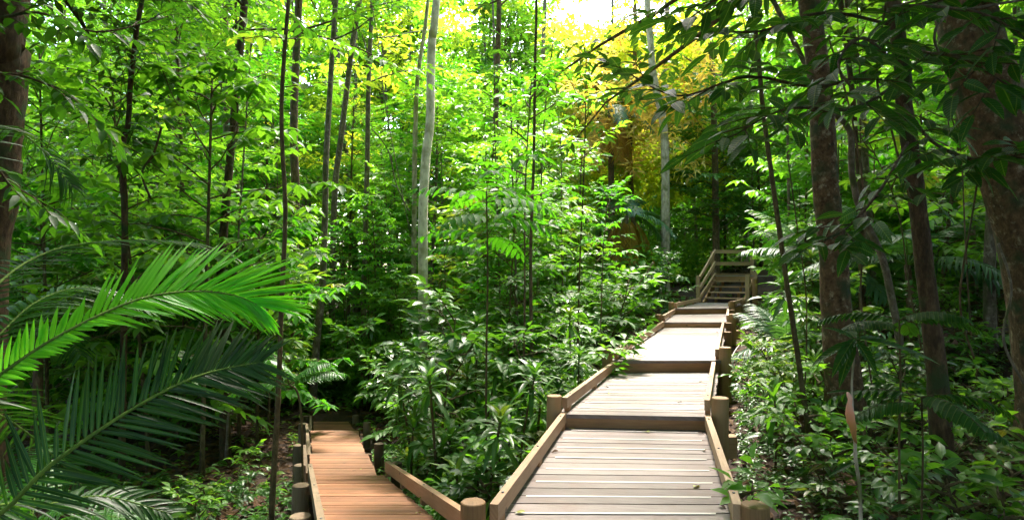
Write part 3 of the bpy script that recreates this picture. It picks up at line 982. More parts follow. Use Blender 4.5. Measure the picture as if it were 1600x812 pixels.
def left_overhang():
    trunk = [np.array([-5.6, 4.2, gz(-5.6, 4.2) - .1]), np.array([-5.5, 4.2, 3]), np.array([-5.2, 4.3, 6]), np.array([-5.0, 4.4, 9.5])]
    root = empty("tree", tuple(trunk[0]), label="dark leaved tree whose boughs hang in at the top left corner", cat="tree")
    o = trunk[0]
    c = curve(np.array(trunk) - o, 24)
    WB = MB(13); WB.tube(c, [.13, .10, .07, .05], 12, bump=.04)
    LV = Leaves(rng)
    S = np.array([-5.2, 4.3, 6.0])
    for LL, n in (([S, P(-60, 20, 4.8), P(60, 20, 5.0), P(150, 50, 5.2), P(250, 30, 5.6)], 15), ([S, P(-60, 90, 4.6), P(40, 120, 4.8), P(110, 150, 5.0), P(165, 205, 5.2)], 13),
                  ([S, P(-40, -30, 4.8), P(120, -30, 5.4), P(240, -20, 6.0), P(330, 30, 6.4)], 14), ([np.array([-5.4, 4.2, 4.2]), P(-60, 250, 4.8), P(20, 290, 5.0), P(90, 330, 5.2)], 10),
                  ([S + [0, 0, .5], P(100, -80, 5.6), P(300, -60, 6.6), P(420, 0, 7.0), P(480, 40, 7.4)], 14)):
        limb(LV, WB, rng, LL, .016, n, .17, .030, o, tw=.30, nl=6, droop=.14)
    for i in range(16):
        p = c[min(16 + i // 2, len(c) - 1)]
        branch(LV, WB, rng, p, i * 2.4, .3, 2.4, .02, 6, 7, .24, .045, .5)
    WB.build('trunk', M['bark_dark'], root, smooth=True)
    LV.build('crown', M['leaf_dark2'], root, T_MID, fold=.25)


left_overhang()


def stem_plant(name, pxs, Y, r, barkm, leafm, twigs, L, W, label, cat, tpl=T_MID, seed=0, twl=.3, nl=6, pinnate=False, droop=.25, ztop=None, parts=('stem', 'foliage'), top_only=False, zlo=None):
    rg = np.random.default_rng(seed)
    pts = tp(pxs, Y, ztop)
    o = np.array(pts[0])
    root = empty(name, tuple(o), label=label, cat=cat)
    c = curve(np.array(pts) - o, 30)
    WB = MB(seed); WB.tube(c, r, 8, bump=.06)
    LV = Leaves(rg)
    zz = (zlo - o[2]) if zlo else .4
    for i in range(twigs):
        f = 1 if top_only else (i + .5) / twigs
        z = zz + (c[-1, 2] - zz) * (f ** .8)
        k = min(np.searchsorted(c[:, 2], z), len(c) - 1)
        az = i * 2.4 + rg.uniform(-.4, .4)
        d = np.array([math.cos(az), math.sin(az), rg.uniform(-.1, .6)])
        twig(LV, rg, c[k], d, twl * rg.uniform(.6, 1.2), nl, L, W, droop, .35, WB, pinnate)
    WB.build(parts[0], barkm, root, smooth=True)
    if twigs:
        LV.build(parts[1], leafm, root, tpl)
    return root


stem_plant("tree", [(195, 370), (193, 290), (192, 225), (200, 195), (204, 130), (212, 60), (222, 0)], 8.6, [.045, .035, .03], M['bark_dark'], M['leaf_dark2'], 120, .15, .034,
           "thin dark crooked trunk tree at upper left in front of gaps", "tree", seed=2, twl=1.5, nl=13, ztop=9.5, zlo=4.7, parts=('trunk', 'crown'))
stem_plant("tree", [(424, 812), (430, 700), (436, 590), (440, 470), (446, 330), (440, 200), (446, 60)], 5.2, [.028, .022, .018, .016], M['stem'], M['leaf'], 40, .15, .032,
           "mossy slender stem tree between big palm and orange boardwalk", "tree", seed=3, twl=.7, nl=8, ztop=8.5, zlo=5.0, parts=('trunk', 'crown'))
stem_plant("tree", [(832, 700), (831, 560), (829, 400), (834, 250), (836, 100), (838, 0)], 9.5, [.028, .024, .02, .018], M['bark_brown'], M['leaf'], 36, .18, .035,
           "very thin straight brown trunk tree left of the grey boardwalk", "tree", seed=4, twl=.9, nl=9, ztop=12, zlo=7.6, parts=('trunk', 'crown'))
stem_plant("tree", [(1262, 670), (1250, 580), (1238, 500), (1222, 390), (1208, 290), (1192, 170), (1182, 60)], 6.6, [.03, .026, .022], M['stem'], M['leaf_gloss'], 16, .16, .035,
           "thin bent stem tree just right of the boardwalk posts", "tree", seed=5, twl=.5, nl=7, ztop=7.5, zlo=5.2, parts=('trunk', 'crown'))
stem_plant("tree", [(1412, 720), (1408, 560), (1396, 480), (1378, 400), (1345, 330), (1331, 270), (1328, 205), (1300, 175), (1288, 160)], 7.4, [.045, .04, .035, .028], M['bark_grey'], M['leaf'], 14, .18, .036,
           "twisted grey liana like trunk tree between two dark trunks", "tree", seed=6, twl=.5, nl=7, ztop=8, zlo=5.6, parts=('trunk', 'crown'))
stem_plant("tree", [(1345, 330), (1343, 270), (1336, 210), (1330, 130)], 10.5, [.06, .05, .04], M['bark_dark'], M['leaf_lime'], 20, .18, .036,
           "dark thin tree seen through the gap behind the twisted liana", "tree", seed=16, twl=.7, nl=8, ztop=9, zlo=6, parts=('trunk', 'crown'))

# the pinnate sapling in the middle, with its umbrella of drooping leaves
def pinnate_leaf(parent, p0, d, length, n, lL, lW, mat, rng, sag=.5, up=UPV, name='leaf', stalk=.004, sm='stem', width=60):
    d = unit(d)
    pts = []
    p = np.array(p0, float); dd = d.copy()
    k = 10
    for i in range(k + 1):
        pts.append(p.copy())
        p = p + dd * length / k
        dd = unit(dd + np.array([0, 0, -sag / k]))
    c = np.array(pts)
    LV = Leaves(rng)
    for j in range(n):
        t = .18 + .82 * (j / (n - 1))
        x = t * k; i = min(int(x), k - 1); f = x - i
        q = c[i] * (1 - f) + c[i + 1] * f
        tg = unit(c[i + 1] - c[i]); s = unit(np.cross(tg, up)); nn = np.cross(s, tg)
        prof = math.sin(math.pi * min(.93, .22 + .68 * t)) ** .7
        for sg in (-1, 1):
            a = math.radians(width - 12 * t)
            LV.add(q, tg * math.cos(a) + s * sg * math.sin(a) - nn * .12, nn + rng.normal(0, .1, 3), lL * prof * rng.uniform(.93, 1.07), lW * (.6 + .4 * prof), .28, .3 + .4 * rng.random())
    LV.add(c[-1], c[-1] - c[-2], UPV, lL * .6, lW * .7, .25)
    o = LV.build(name, mat, parent, T_OBLONG, fold=.25)
    mb = MB(1); mb.tube(c, [stalk, stalk * .4], 5, cap=False)
    mb.build('stalk', M[sm], o, smooth=True)
    return o


def pinnate_sapling(px, py_base, Y, top, n, length, mat, label, seed, stem_r=.014, lL=.15, lW=.03, nleaf=11, name="sapling", spread=(0, .5), pts=None, cat="sapling"):
    rg = np.random.default_rng(seed)
    pts = tp(pts or [(px, py_base), (px + 2, (py_base + top) / 2), (px, top)], Y)
    o = np.array(pts[0])
    root = empty(name, tuple(o), label=label, cat=cat)
    c = curve(np.array(pts) - o, 16)
    mb = MB(seed); mb.tube(c, [stem_r, stem_r * .6], 7); mb.build('stem', M['stem'], root, smooth=True)
    for i in range(n):
        az = i * 2.4 + rg.uniform(-.3, .3)
        k = len(c) - 1 - int(i * .35)
        el = rg.uniform(*spread)
        pinnate_leaf(root, c[max(k, 2)], (math.cos(az) * math.cos(el), math.sin(az) * math.cos(el), math.sin(el)), length * rg.uniform(.8, 1.15), nleaf, lL, lW, mat, rg, sag=.9, sm='stem')
    return root


pinnate_sapling(760, 560, 7.0, 300, 13, .75, M['leaf_mid'], "umbrella shaped sapling with drooping pinnate leaves in the centre", 31, lL=.20, lW=.034, nleaf=7, spread=(.1, .7))
pinnate_sapling(1405, 700, 4.2, 500, 5, .5, M['leaf_near'], "dark sapling with bluish pinnate leaves before the slender trunk", 32, lL=.10, lW=.02, nleaf=14, spread=(0, .5), stem_r=.009)
pinnate_sapling(1440, 812, 3.9, 620, 6, .5, M['leaf_near'], "low sapling with dull ladder like leaves at lower right", 33, lL=.10, lW=.024, nleaf=11, spread=(0, .35), stem_r=.008)
pinnate_sapling(440, 600, 6.5, 560, 6, .6, M['palm'], "feathery young palm beside the orange boardwalk end", 34, lL=.16, lW=.012, nleaf=18, spread=(.2, .9), pts=[(470, 640), (452, 600)], name="young_palm", cat="palm")

# ---- the big palm at the left edge: every frond a part
def frond(parent, pts, n, Lf, W, nrm, mat, rng, ang=(62, 35), start=.06, sides=(1, 1), droop=.12, r=.008, lift=.12, sm='rachis', tints=None, name='frond', low=1.0):
    c = curve(pts, 28)
    k = len(c) - 1
    LV = Leaves(rng)
    nrm = unit(nrm)
    for j in range(n):
        t = start + (1 - start) * j / (n - 1)
        x = t * k; i = min(int(x), k - 1); f = x - i
        q = c[i] * (1 - f) + c[i + 1] * f
        tg = unit(c[i + 1] - c[i]); s = unit(np.cross(nrm, tg)); nn = np.cross(tg, s)
        for sd, sg in ((0, 1), (1, -1)):
            if rng.random() > sides[sd]:
                continue
            a = math.radians(ang[0] + (ang[1] - ang[0]) * t + rng.normal(0, 4))
            LV.add(q, tg * math.cos(a) + s * sg * math.sin(a) + nn * lift * rng.uniform(.5, 1.5), nn + tg * .25 * rng.normal(0, 1), Lf(t) * (1 if sg > 0 else low) * rng.uniform(.82, 1.08) * (.55 if rng.random() < .04 else 1), W * rng.uniform(.9, 1.1) * (1 - .3 * t), droop, .5 if tints is None else tints + rng.normal(0, .06))
    o = LV.build(name, mat, parent, T_LEAFLET, fold=.3)
    mb = MB(2); mb.tube(c, [r, r * .25], 7, cap=False)
    mb.build('stalk', M[sm], o, smooth=True)
    return o


def big_palm():
    base = np.array([-2.6, 1.9, gz(-2.6, 1.9)])
    root = empty("palm", tuple(base), label="large feather palm with arching bright green fronds at lower left", cat="palm")
    rg = np.random.default_rng(5)
    mb = MB(1); mb.tube([(0, 0, -.1), (.02, 0, .5), (.05, .02, 1.1), (.1, .05, 1.35)], [.09, .08, .06], 14, bump=.03); mb.build('trunk', M['bark_dark'], root, smooth=True)
    top = base + [.1, .05, 1.3]
    o = base
    N = (0.1, -1, .45)

    def W(*p):
        return [np.array(q) - o for q in p]
    # frond with its lit look coloured in, reaching right over the dark one
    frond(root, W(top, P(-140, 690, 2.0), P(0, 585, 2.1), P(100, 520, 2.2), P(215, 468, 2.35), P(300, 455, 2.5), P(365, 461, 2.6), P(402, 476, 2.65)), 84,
          lambda t: .13 if t < .47 else .13 + .27 * math.sin(math.pi * min(1, (t - .44) / .60)) ** .7, .0095, (.1, -1, .35), M['palm_lit_tint'], rg, ang=(68, 20), droop=.07, tints=.85, low=.62, lift=.05)
    # long dark frond in front, its shade put into the low tint
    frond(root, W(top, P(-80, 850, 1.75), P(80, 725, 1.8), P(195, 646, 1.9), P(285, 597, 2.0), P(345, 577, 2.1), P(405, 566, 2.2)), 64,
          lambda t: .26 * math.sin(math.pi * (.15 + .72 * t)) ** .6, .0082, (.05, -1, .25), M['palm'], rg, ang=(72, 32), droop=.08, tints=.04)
    # upper far frond
    frond(root, W(top, P(-60, 500, 2.7), P(60, 400, 3.2), P(180, 376, 3.5), P(300, 380, 3.7), P(360, 400, 3.8)), 60,
          lambda t: .24 * math.sin(math.pi * (.15 + .75 * t)) ** .7, .010, (.0, -.05, 1), M['palm'], rg, ang=(65, 35), droop=.12, tints=.05, lift=.05)
    # frond at mid left behind
    frond(root, W(top, P(-40, 560, 3.0), P(60, 470, 3.4), P(150, 450, 3.7), P(240, 490, 4.0)), 46,
          lambda t: .28 * math.sin(math.pi * (.2 + .7 * t)) ** .7, .012, (.0, -.5, 1), M['palm'], rg, ang=(65, 35), droop=.25, tints=.3)
    # low shaded fronds
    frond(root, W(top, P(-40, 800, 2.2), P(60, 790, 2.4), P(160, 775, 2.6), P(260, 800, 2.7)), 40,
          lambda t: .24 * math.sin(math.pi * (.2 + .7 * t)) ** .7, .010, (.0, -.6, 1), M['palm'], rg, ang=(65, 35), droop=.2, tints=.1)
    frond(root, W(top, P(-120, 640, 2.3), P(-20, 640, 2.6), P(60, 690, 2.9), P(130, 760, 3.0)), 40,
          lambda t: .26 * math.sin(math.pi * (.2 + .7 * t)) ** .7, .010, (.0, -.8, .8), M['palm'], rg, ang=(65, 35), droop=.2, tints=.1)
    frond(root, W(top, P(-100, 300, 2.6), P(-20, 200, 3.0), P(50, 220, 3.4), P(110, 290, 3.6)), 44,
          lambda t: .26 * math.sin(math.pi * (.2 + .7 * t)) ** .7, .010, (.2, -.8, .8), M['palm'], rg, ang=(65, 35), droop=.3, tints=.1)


big_palm()


def small_palm(x, y, h, n, L, mat, label, seed, lL=.22, W=.012, el=(.2, 1.2), tr=.05, name="palm", nl=34, sag=1.0, dead=0, build_parts=True, tint=None, group=None):
    rg = np.random.default_rng(seed)
    base = np.array([x, y, float(gz(x, y))])
    root = empty(name, tuple(base), label=label, cat="palm", group=group)
    mb = MB(seed); mb.tube([(0, 0, -.1), (.02, .0, h * .5), (.0, .03, h)], [tr * 1.1, tr, tr * .8], 10, bump=.04); mb.build('trunk', M['bark_brown'], root, smooth=True)
    for i in range(n + dead):
        isd = i >= n
        az = i * 2.4 + rg.uniform(-.3, .3)
        e = rg.uniform(*el) if not isd else rg.uniform(-.9, -.2)
        d = np.array([math.cos(az) * math.cos(e), math.sin(az) * math.cos(e), math.sin(e)])
        p = np.array([0, .03, h]); pts = [p]
        Ls = L * rg.uniform(.8, 1.1)
        for k in range(5):
            d = unit(d + [0, 0, -sag / 5 * (1.4 if isd else 1)])
            p = p + d * Ls / 5
            pts.append(p)
        frond(root, pts, nl, lambda t: lL * math.sin(math.pi * (.15 + .75 * t)) ** .7, W, (d[0] * .2, d[1] * .2, 1), M['palm_dry'] if isd else mat, rg,
              ang=(62, 38), droop=.5 if isd else .3, start=.18, r=.006 * L, tints=(.5 if tint is None else tint) + rg.normal(0, .15))
    return root


def at(px, Y):
    return (px - 800) / F * Y


# palms told apart in the photograph
small_palm(at(955, 25), 25, 8.0, 12, 2.6, M['palm_blue'], "tall shaggy palm with golden dead fronds hanging above the boardwalk", 41, lL=.55, W=.04, dead=9, tr=.13, nl=22, sag=1.4)
small_palm(at(935, 29), 29, 11.2, 14, 2.6, M['palm_blue'], "tallest bluish palm crown against the bright sky at top centre", 42, lL=.6, W=.05, dead=7, tr=.13, nl=26)
small_palm(at(985, 22), 22.6, 3.4, 9, 1.9, M['palm_blue'], "pale bluish palm with whitish fronds beside the ringed grey trunk", 43, lL=.5, W=.04, dead=5, tr=.09, nl=24, sag=1.5)
small_palm(at(330, 812), 2.9, .25, 9, .75, M['palm_blue'], "low bluish palm at the bottom edge under the large palm", 44, lL=.18, W=.011, tr=.03, nl=30, el=(.3, 1.0))
for o in [bpy.data.objects[-1]] if False else []:
    pass
small_palm(at(250, 2.9), 3.05, .35, 9, .8, M['palm_blue'], "low bluish young palm at the bottom edge beneath the dark frond", 45, lL=.17, W=.011, tr=.03, nl=30, el=(.2, .9))
small_palm(at(1290, 11), 11, 1.6, 10, 1.6, M['palm_blue'], "pale feather palm behind the sturdy mottled trunk", 46, lL=.42, W=.022, tr=.06, nl=34)
small_palm(at(1420, 10), 10, 1.3, 11, 1.7, M['palm_blue'], "spreading bluish palm between the two dark trunks on the right", 47, lL=.42, W=.022, tr=.06, nl=34)
small_palm(at(1520, 12), 12, 2.0, 10, 1.8, M['palm'], "green feather palm behind the pale slim trunk at right", 48, lL=.42, W=.024, tr=.07, nl=34)
small_palm(at(1228, 9.5), 9.5, .6, 9, .95, M['palm_blue'], "low silvery palm leaning over the right side of the boardwalk", 49, lL=.32, W=.018, tr=.04, nl=30)
small_palm(at(1262, 17), 17, 2.3, 10, 1.5, M['palm'], "bright green palm on the slope right of the stairs", 50, lL=.45, W=.03, tr=.07, nl=28)
small_palm(at(735, 13), 13, 1.2, 9, 1.5, M['palm'], "feather palm rising behind the shrubs between the two boardwalks", 52, lL=.40, W=.022, tr=.05, nl=30)
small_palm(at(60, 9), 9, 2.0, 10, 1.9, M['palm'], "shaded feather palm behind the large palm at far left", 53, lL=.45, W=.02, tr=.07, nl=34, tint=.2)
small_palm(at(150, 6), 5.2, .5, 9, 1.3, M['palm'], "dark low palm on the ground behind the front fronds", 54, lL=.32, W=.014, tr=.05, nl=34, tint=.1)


# ------------------------------------------------------------------ prototypes that are copied around
PROTO = {}


def register(key, root):
    PROTO.setdefault(key, []).append(root)


FAR = (0, -300, -300)


def strap_plant(rg, heads, hmax, nleaf, L, W, mat):
    root = empty("strap_leaved_shrub", (0, 0, 0))
    mb = MB(int(rg.integers(1e6)))
    tops = []
    for i in range(heads):
        az = rg.uniform(0, 6.28); lean = rg.uniform(.05, .35)
        h = hmax * (1 if i == 0 else rg.uniform(.35, .9))
        b = np.array([math.cos(az), math.sin(az), 0]) * .05
        t = np.array([math.cos(az) * lean * h, math.sin(az) * lean * h, h])
        c = curve([b - [0, 0, .1], lerp(b, t, .5) + rg.normal(0, .03, 3), t], 8)
        mb.tube(c, [.017, .012], 6)
        tops.append((t, unit(c[-1] - c[-2])))
    mb.build('stem', M['stem'], root, smooth=True)
    for t, d in tops:
        LV = Leaves(rg)
        tb = rg.random() * .5
        for k in range(nleaf):
            f = k / nleaf
            az = k * 2.4
            el = math.radians(78 - 105 * f + rg.normal(0, 8))
            dd = np.array([math.cos(az) * math.cos(el), math.sin(az) * math.cos(el), math.sin(el)])
            p = t - d * (.22 * f)
            nn = np.array([-math.cos(az) * math.sin(el), -math.sin(az) * math.sin(el), math.cos(el)])
            LV.add(p, dd, nn + rg.normal(0, .15, 3), L * rg.uniform(.7, 1.1) * (1 - .25 * abs(f - .5)), W * rg.uniform(.85, 1.1), .35, tb + .5 * (1 - f))
        LV.build('leaf_rosette', mat, root, T_OBLONG if W > .02 else T_STRAP, fold=.35)
    return root


rg = np.random.default_rng(99)
for i in range(5):
    register('strap', strap_plant(rg, 2 + i % 3, [1.5, 1.1, 1.9, .7, 1.3][i], 24, .36, .030, M['leaf_gloss']))
for i in range(3):
    register('cordy', strap_plant(rg, 1 + i % 2, [.35, .6, .9][i], 20, .42, .026, M['leaf']))


def proto_tree(key, name, leafm, barkm, H, z0, nb, blen, ntw, nl, lL, lW, twl, r=.05, tpl=T_MID, el=(0, .5), shape='dome', parts=('trunk', 'crown'), droop=.15, pin=False, twood=False, lean=.3, flat=.35):
    a, b = rg.normal(0, lean, 2)
    root = make_tree(name, M[leafm], M[barkm], rg, [(0, 0, -.1), (a * .3, b * .3, H * .35), (a * .5, b * .7, H * .7), (a, b, H)], [r, r * .7, r * .4], z0, H, nb, blen, ntw, nl, lL, lW, twl,
                     el=el, tpl=tpl, sides=8, shape=shape, parts=parts, droop=droop, pinnate=pin, twood=twood, flat=flat)
    register(key, root)


# broad-leaved shrubs
for i in range(3):
    proto_tree('shrub', "broadleaf_shrub", ['leaf', 'leaf_gloss', 'leaf_gloss'][i], 'stem', [1.4, 1.0, 1.8][i], .15, 16, .55, 4, 6, .22, .045, .28, r=.016, parts=('stem', 'foliage'), twood=True)
# leafy saplings 3-5 m
for i in range(4):
    proto_tree('sapling', "leafy_sapling", ['leaf', 'leaf_mid', 'leaf', 'leaf_lime'][i], 'stem', [3.6, 4.5, 3.0, 5.2][i], .6, 34, 1.0, 6, 7, .23, .048, .44, r=.03, parts=('stem', 'foliage'), twood=i < 2)
# understory trees 7-10 m
for i in range(4):
    proto_tree('under', "understory_tree", ['leaf', 'leaf_lime', 'leaf_gloss', 'leaf_mid'][i], ['bark_grey', 'bark_brown', 'bark_brown', 'stem'][i], [8, 9.5, 7, 10][i], 1.8, 54, 1.9, 8, 8, .27, .058, .6, r=.07, tpl=T_LOW)
proto_tree('under', "understory_tree", 'leaf', 'stem', 8.5, 2.2, 44, 1.6, 7, 9, .17, .03, .6, r=.06, tpl=T_LOW, pin=True)
# tall trees 17-21 m
for i in range(4):
    proto_tree('tall', "forest_tree", ['leaf', 'leaf_lime', 'leaf_yellow', 'leaf'][i], ['bark_grey', 'bark_pale', 'bark_brown', 'bark_brown'][i], [19, 17, 20, 18][i], [7, 6, 8, 5][i], 62, 3.3, 9, 10, .30, .07, .95, r=.16, tpl=T_LOW, lean=.8)
# unseen spreading trees added for shade, their crowns closing over the path
for i in range(2):
    proto_tree('canopy', "shade_canopy_tree", ['leaf_dark', 'leaf'][i], ['bark_dark', 'bark_brown'][i], [19, 17][i], [11, 10][i], 60, 6.4, 13, 13, .40, .11, 1.3, r=.26, tpl=T_LOW, lean=.6, el=(-.05, .35))
# thin poles with a small high crown
for i in range(2):
    proto_tree('pole', "slender_pole_tree", 'leaf', ['bark_grey', 'bark_brown'][i], [13, 15][i], [8, 9][i], 20, 1.6, 7, 9, .24, .055, .6, r=.055, tpl=T_LOW, lean=.7)
# saplings and small trees with whorls of large leaves
for i in range(3):
    proto_tree('whorl', "umbrella_leaf_sapling", ['leaf', 'leaf_mid', 'leaf_lime'][i], 'stem', [5.0, 3.6, 6.5][i], [1.4, .8, 2.2][i], 26, 1.1, 5, 7, .27, .058, .32, r=.03, parts=('stem', 'foliage'), pin='whorl', twood=True)
# bare stemmed saplings
for i in range(4):
    proto_tree('wisp', "slender_sapling", ['leaf', 'leaf_mid', 'leaf_gloss', 'leaf_lime'][i], ['stem', 'bark_brown', 'bark_grey', 'stem'][i], [3.2, 4.5, 6.5, 5.5][i], [2.2, 3.0, 4.6, 3.6][i], 9, .5, 3, 6, .19, .04, .3, r=[.012, .016, .022, .018][i], parts=('stem', 'foliage'), lean=.45)
# seedlings
for i in range(4):
    proto_tree('seedling', "seedling", ['leaf_gloss', 'leaf', 'leaf_gloss', 'leaf_lime'][i], 'stem', [.35, .5, .28, .45][i], .08, 7, .16, 2, 4, .13, .028, .12, r=.006, parts=('stem', 'foliage'), tpl=T_MID)


# ------------------------------------------------------------------ where they stand
def main_edges(y):
    L, R = [], []
    for FL, FR, BL, BR in SETS:
        L += [FL, BL]; R += [FR, BR]
    L, R = np.array(L), np.array(R)
    return np.interp(y, L[:, 1], L[:, 0]), np.interp(y, R[:, 1], R[:, 0])


def low_edges(y):
    L, R = [], []
    for FL, FR, BL, BR in LSETS:
        L += [FL, BL]; R += [FR, BR]
    L, R = np.array(L), np.array(R)
    return np.interp(y, L[:, 1], L[:, 0]), np.interp(y, R[:, 1], R[:, 0])


def clear(x, y, m):
    if y < 21.5:
        a, b = main_edges(y)
        if a - m < x < b + m:
            return False
    elif y < 25 and 6.0 - m < x < 10 + m:
        return False
    if y < 15.6:
        a, b = low_edges(min(y, 14.7))
        if y > 14.7:
            a -= (y - 14.7) * .2; b -= (y - 14.7) * .2
        if a - m < x < b + m:
            return False
    return True


placed = []
KN = {}


def put(key, x, y, s=1.0, rz=None, var=None, zone=None, r=.4, z=None):
    L = PROTO[key]
    k = KN.get(key, 0)
    src = L[(var if var is not None else k) % len(L)]
    KN[key] = k + 1
    c = copy_tree(src)
    c.location = (x, y, float(gz(x, y)) if z is None else z)
    c.rotation_euler = (0, 0, rr.uniform(0, 6.28) if rz is None else rz)
    c.scale = (s, s, s)
    placed.append([c, key, (x, y), s])
    return c


rr = random.Random(21)


def scatter(key, n, xr, yr, m, sep, s=(.8, 1.2), test=None, tries=60, pxr=None):
    """scatter n copies: pxr gives a fan of picture directions, so that far plants spread wider"""
    done = 0
    for _ in range(n * tries):
        if done >= n:
            break
        y = math.sqrt(rr.uniform(yr[0] ** 2, yr[1] ** 2))
        x = at(rr.uniform(*pxr), y) if pxr else rr.uniform(*xr)
        if not clear(x, y, m):
            continue
        if test and not test(x, y):
            continue
        if any((x - q[2][0]) ** 2 + (y - q[2][1]) ** 2 < (sep * (1 if q[1] == key else .45)) ** 2 for q in placed):
            continue
        put(key, x, y, rr.uniform(*s))
        done += 1


def white(x, y):
    px = 800 + x / y * F
    return not (y < 15.5 and 595 < px < 740)


def not_stairs(x, y):
    px = 800 + x / y * F
    return not (y < 23 and 1075 < px < 1222)


# strap-leaved shrubs fill the wedge between the two boardwalks
scatter('strap', 26, None, (5.6, 11), .55, .75, (.75, 1.1), pxr=(560, 900), test=lambda x, y: low_edges(y)[1] + .3 < x < main_edges(y)[0] - .3)
scatter('strap', 18, None, (10.5, 20), .6, 1.0, (.9, 1.25), pxr=(560, 1060), test=lambda x, y: x < main_edges(y)[0] - .5)
scatter('strap', 8, None, (8, 18), .8, 1.2, (.8, 1.2), pxr=(1160, 1330))
scatter('cordy', 18, None, (5, 10), .4, .6, (.7, 1.1), pxr=(560, 860), test=lambda x, y: low_edges(y)[1] + .25 < x < main_edges(y)[0] - .25)
scatter('cordy', 8, None, (5, 11), .45, .8, (.7, 1.1), pxr=(1180, 1420))
# broad-leaved shrubs
scatter('shrub', 18, None, (6, 13), .6, .9, (.8, 1.15), pxr=(580, 900), test=lambda x, y: low_edges(y)[1] + .3 < x < main_edges(y)[0] - .3)
scatter('shrub', 16, None, (12, 21), .7, 1.1, (.9, 1.4), pxr=(520, 1050), test=lambda x, y: x < main_edges(y)[0] - .6)
scatter('shrub', 5, None, (6.5, 9.5), .9, 1.1, (.5, .8), pxr=(1180, 1580))
scatter('shrub', 14, None, (9.5, 20), .8, 1.1, (.8, 1.2), pxr=(1165, 1580), test=not_stairs)
scatter('shrub', 12, None, (9, 20), .8, 1.3, (.8, 1.2), pxr=(20, 460))
# saplings
scatter('sapling', 16, None, (9.5, 17), 1.0, 1.6, (.8, 1.15), pxr=(540, 860), test=lambda x, y: x < main_edges(y)[0] - 1.0 and white(x, y))
scatter('sapling', 18, None, (9, 20), 1.2, 1.8, (.8, 1.25), pxr=(20, 480))
scatter('sapling', 16, None, (10, 22), 1.2, 1.8, (.8, 1.2), pxr=(1190, 1600), test=not_stairs)
# umbrella-leaved saplings
scatter('whorl', 6, None, (8.5, 15), .9, 1.4, (.85, 1.2), pxr=(400, 560))
scatter('whorl', 6, None, (9, 16), 1.2, 1.6, (.85, 1.2), pxr=(20, 420))
scatter('whorl', 6, None, (10, 18), 1.2, 1.8, (.8, 1.15), pxr=(560, 850), test=lambda x, y: x < main_edges(y)[0] - 1.2 and white(x, y))
scatter('whorl', 6, None, (11, 20), 1.2, 1.8, (.8, 1.1), pxr=(1200, 1580), test=not_stairs)
scatter('wisp', 34, None, (7, 20), .5, .6, (.8, 1.25), pxr=(440, 960), test=lambda x, y: x < main_edges(y)[0] - .5 and white(x, y))
scatter('wisp', 16, None, (8, 20), .6, .8, (.8, 1.25), pxr=(20, 440))
scatter('wisp', 26, None, (6.5, 19), .6, .6, (.8, 1.2), pxr=(1190, 1600), test=not_stairs)
# understory trees
scatter('under', 17, None, (13, 26), 2.0, 2.4, (.8, 1.15), pxr=(0, 480))
scatter('under', 15, None, (14, 27), 2.0, 2.4, (.8, 1.15), pxr=(480, 850), test=lambda x, y: x < main_edges(min(y, 20.5))[0] - 2.0 and white(x, y))
scatter('under', 14, None, (13, 27), 2.2, 2.6, (.8, 1.1), pxr=(1180, 1600), test=lambda x, y: not_stairs(x, y))
scatter('under', 8, None, (25, 30), 2.0, 2.4, (.9, 1.15), pxr=(1110, 1330))
scatter('pole', 4, None, (13, 24), 1.2, 2.0, (.85, 1.1), pxr=(20, 900), test=lambda x, y: x < main_edges(min(y, 20.5))[0] - 1.2 and white(x, y))
scatter('pole', 10, None, (9, 22), 1.2, 1.8, (.85, 1.1), pxr=(1200, 1600))
scatter('tall', 18, None, (27, 38), 3, 4.0, (.85, 1.15), pxr=(-100, 860))
scatter('tall', 9, None, (29, 38), 3, 4.2, (.85, 1.15), pxr=(1150, 1700))
# unseen trees added overhead and beside the camera to shade the foreground
for x, y in ((-7.5, 3), (-4, -4), (4, -4), (7.5, 2), (-13, 9), (9.5, 8), (0, -10), (-10, -6), (11, -6), (14, 13), (-8.5, 8.5), (-15, 0), (15, 4), (-3.5, -1.5), (3, -1.5), (-13, 5), (13, -1)):
    put('canopy', x, y, rr.uniform(.9, 1.05))
# seedlings along the right bank and the left
scatter('seedling', 60, None, (3.6, 9), .45, .24, (.7, 1.3), pxr=(1165, 1590))
scatter('seedling', 24, None, (4.5, 9), .45, .3, (.8, 1.4), pxr=(560, 860), test=lambda x, y: low_edges(y)[1] + .45 < x < main_edges(y)[0] - .45)
scatter('seedling', 6, None, (6, 10), .5, .4, (.6, 1.0), pxr=(300, 470))

for L in PROTO.values():   # the sources themselves are not part of the place
    for root in L:
        for ch in KIDS.get(root.name, []):
            for g in KIDS.get(ch.name, []):
                bpy.data.objects.remove(g)
            bpy.data.objects.remove(ch)
        bpy.data.objects.remove(root)

# ---- labels: which one of its kind, by where it stands
ORD = ["leftmost", "second", "third", "fourth", "fifth", "sixth", "seventh", "eighth", "ninth", "tenth", "eleventh", "twelfth", "thirteenth",
       "fourteenth", "fifteenth", "sixteenth", "seventeenth", "eighteenth", "nineteenth", "twentieth"]
DESC = {'strap': ("strap-leaved shrub", "shrub"), 'cordy': ("rosette plant", "plant"), 'shrub': ("broadleaf shrub", "shrub"),
        'sapling': ("leafy sapling", "sapling"), 'under': ("bushy tree", "tree"), 'tall': ("tall tree", "tree"),
        'wisp': ("bare sapling", "sapling"), 'whorl': ("umbrella sapling", "sapling"), 'pole': ("pole tree", "tree"), 'canopy': ("spreading tree", "tree"), 'seedling': ("green seedling", "seedling")}


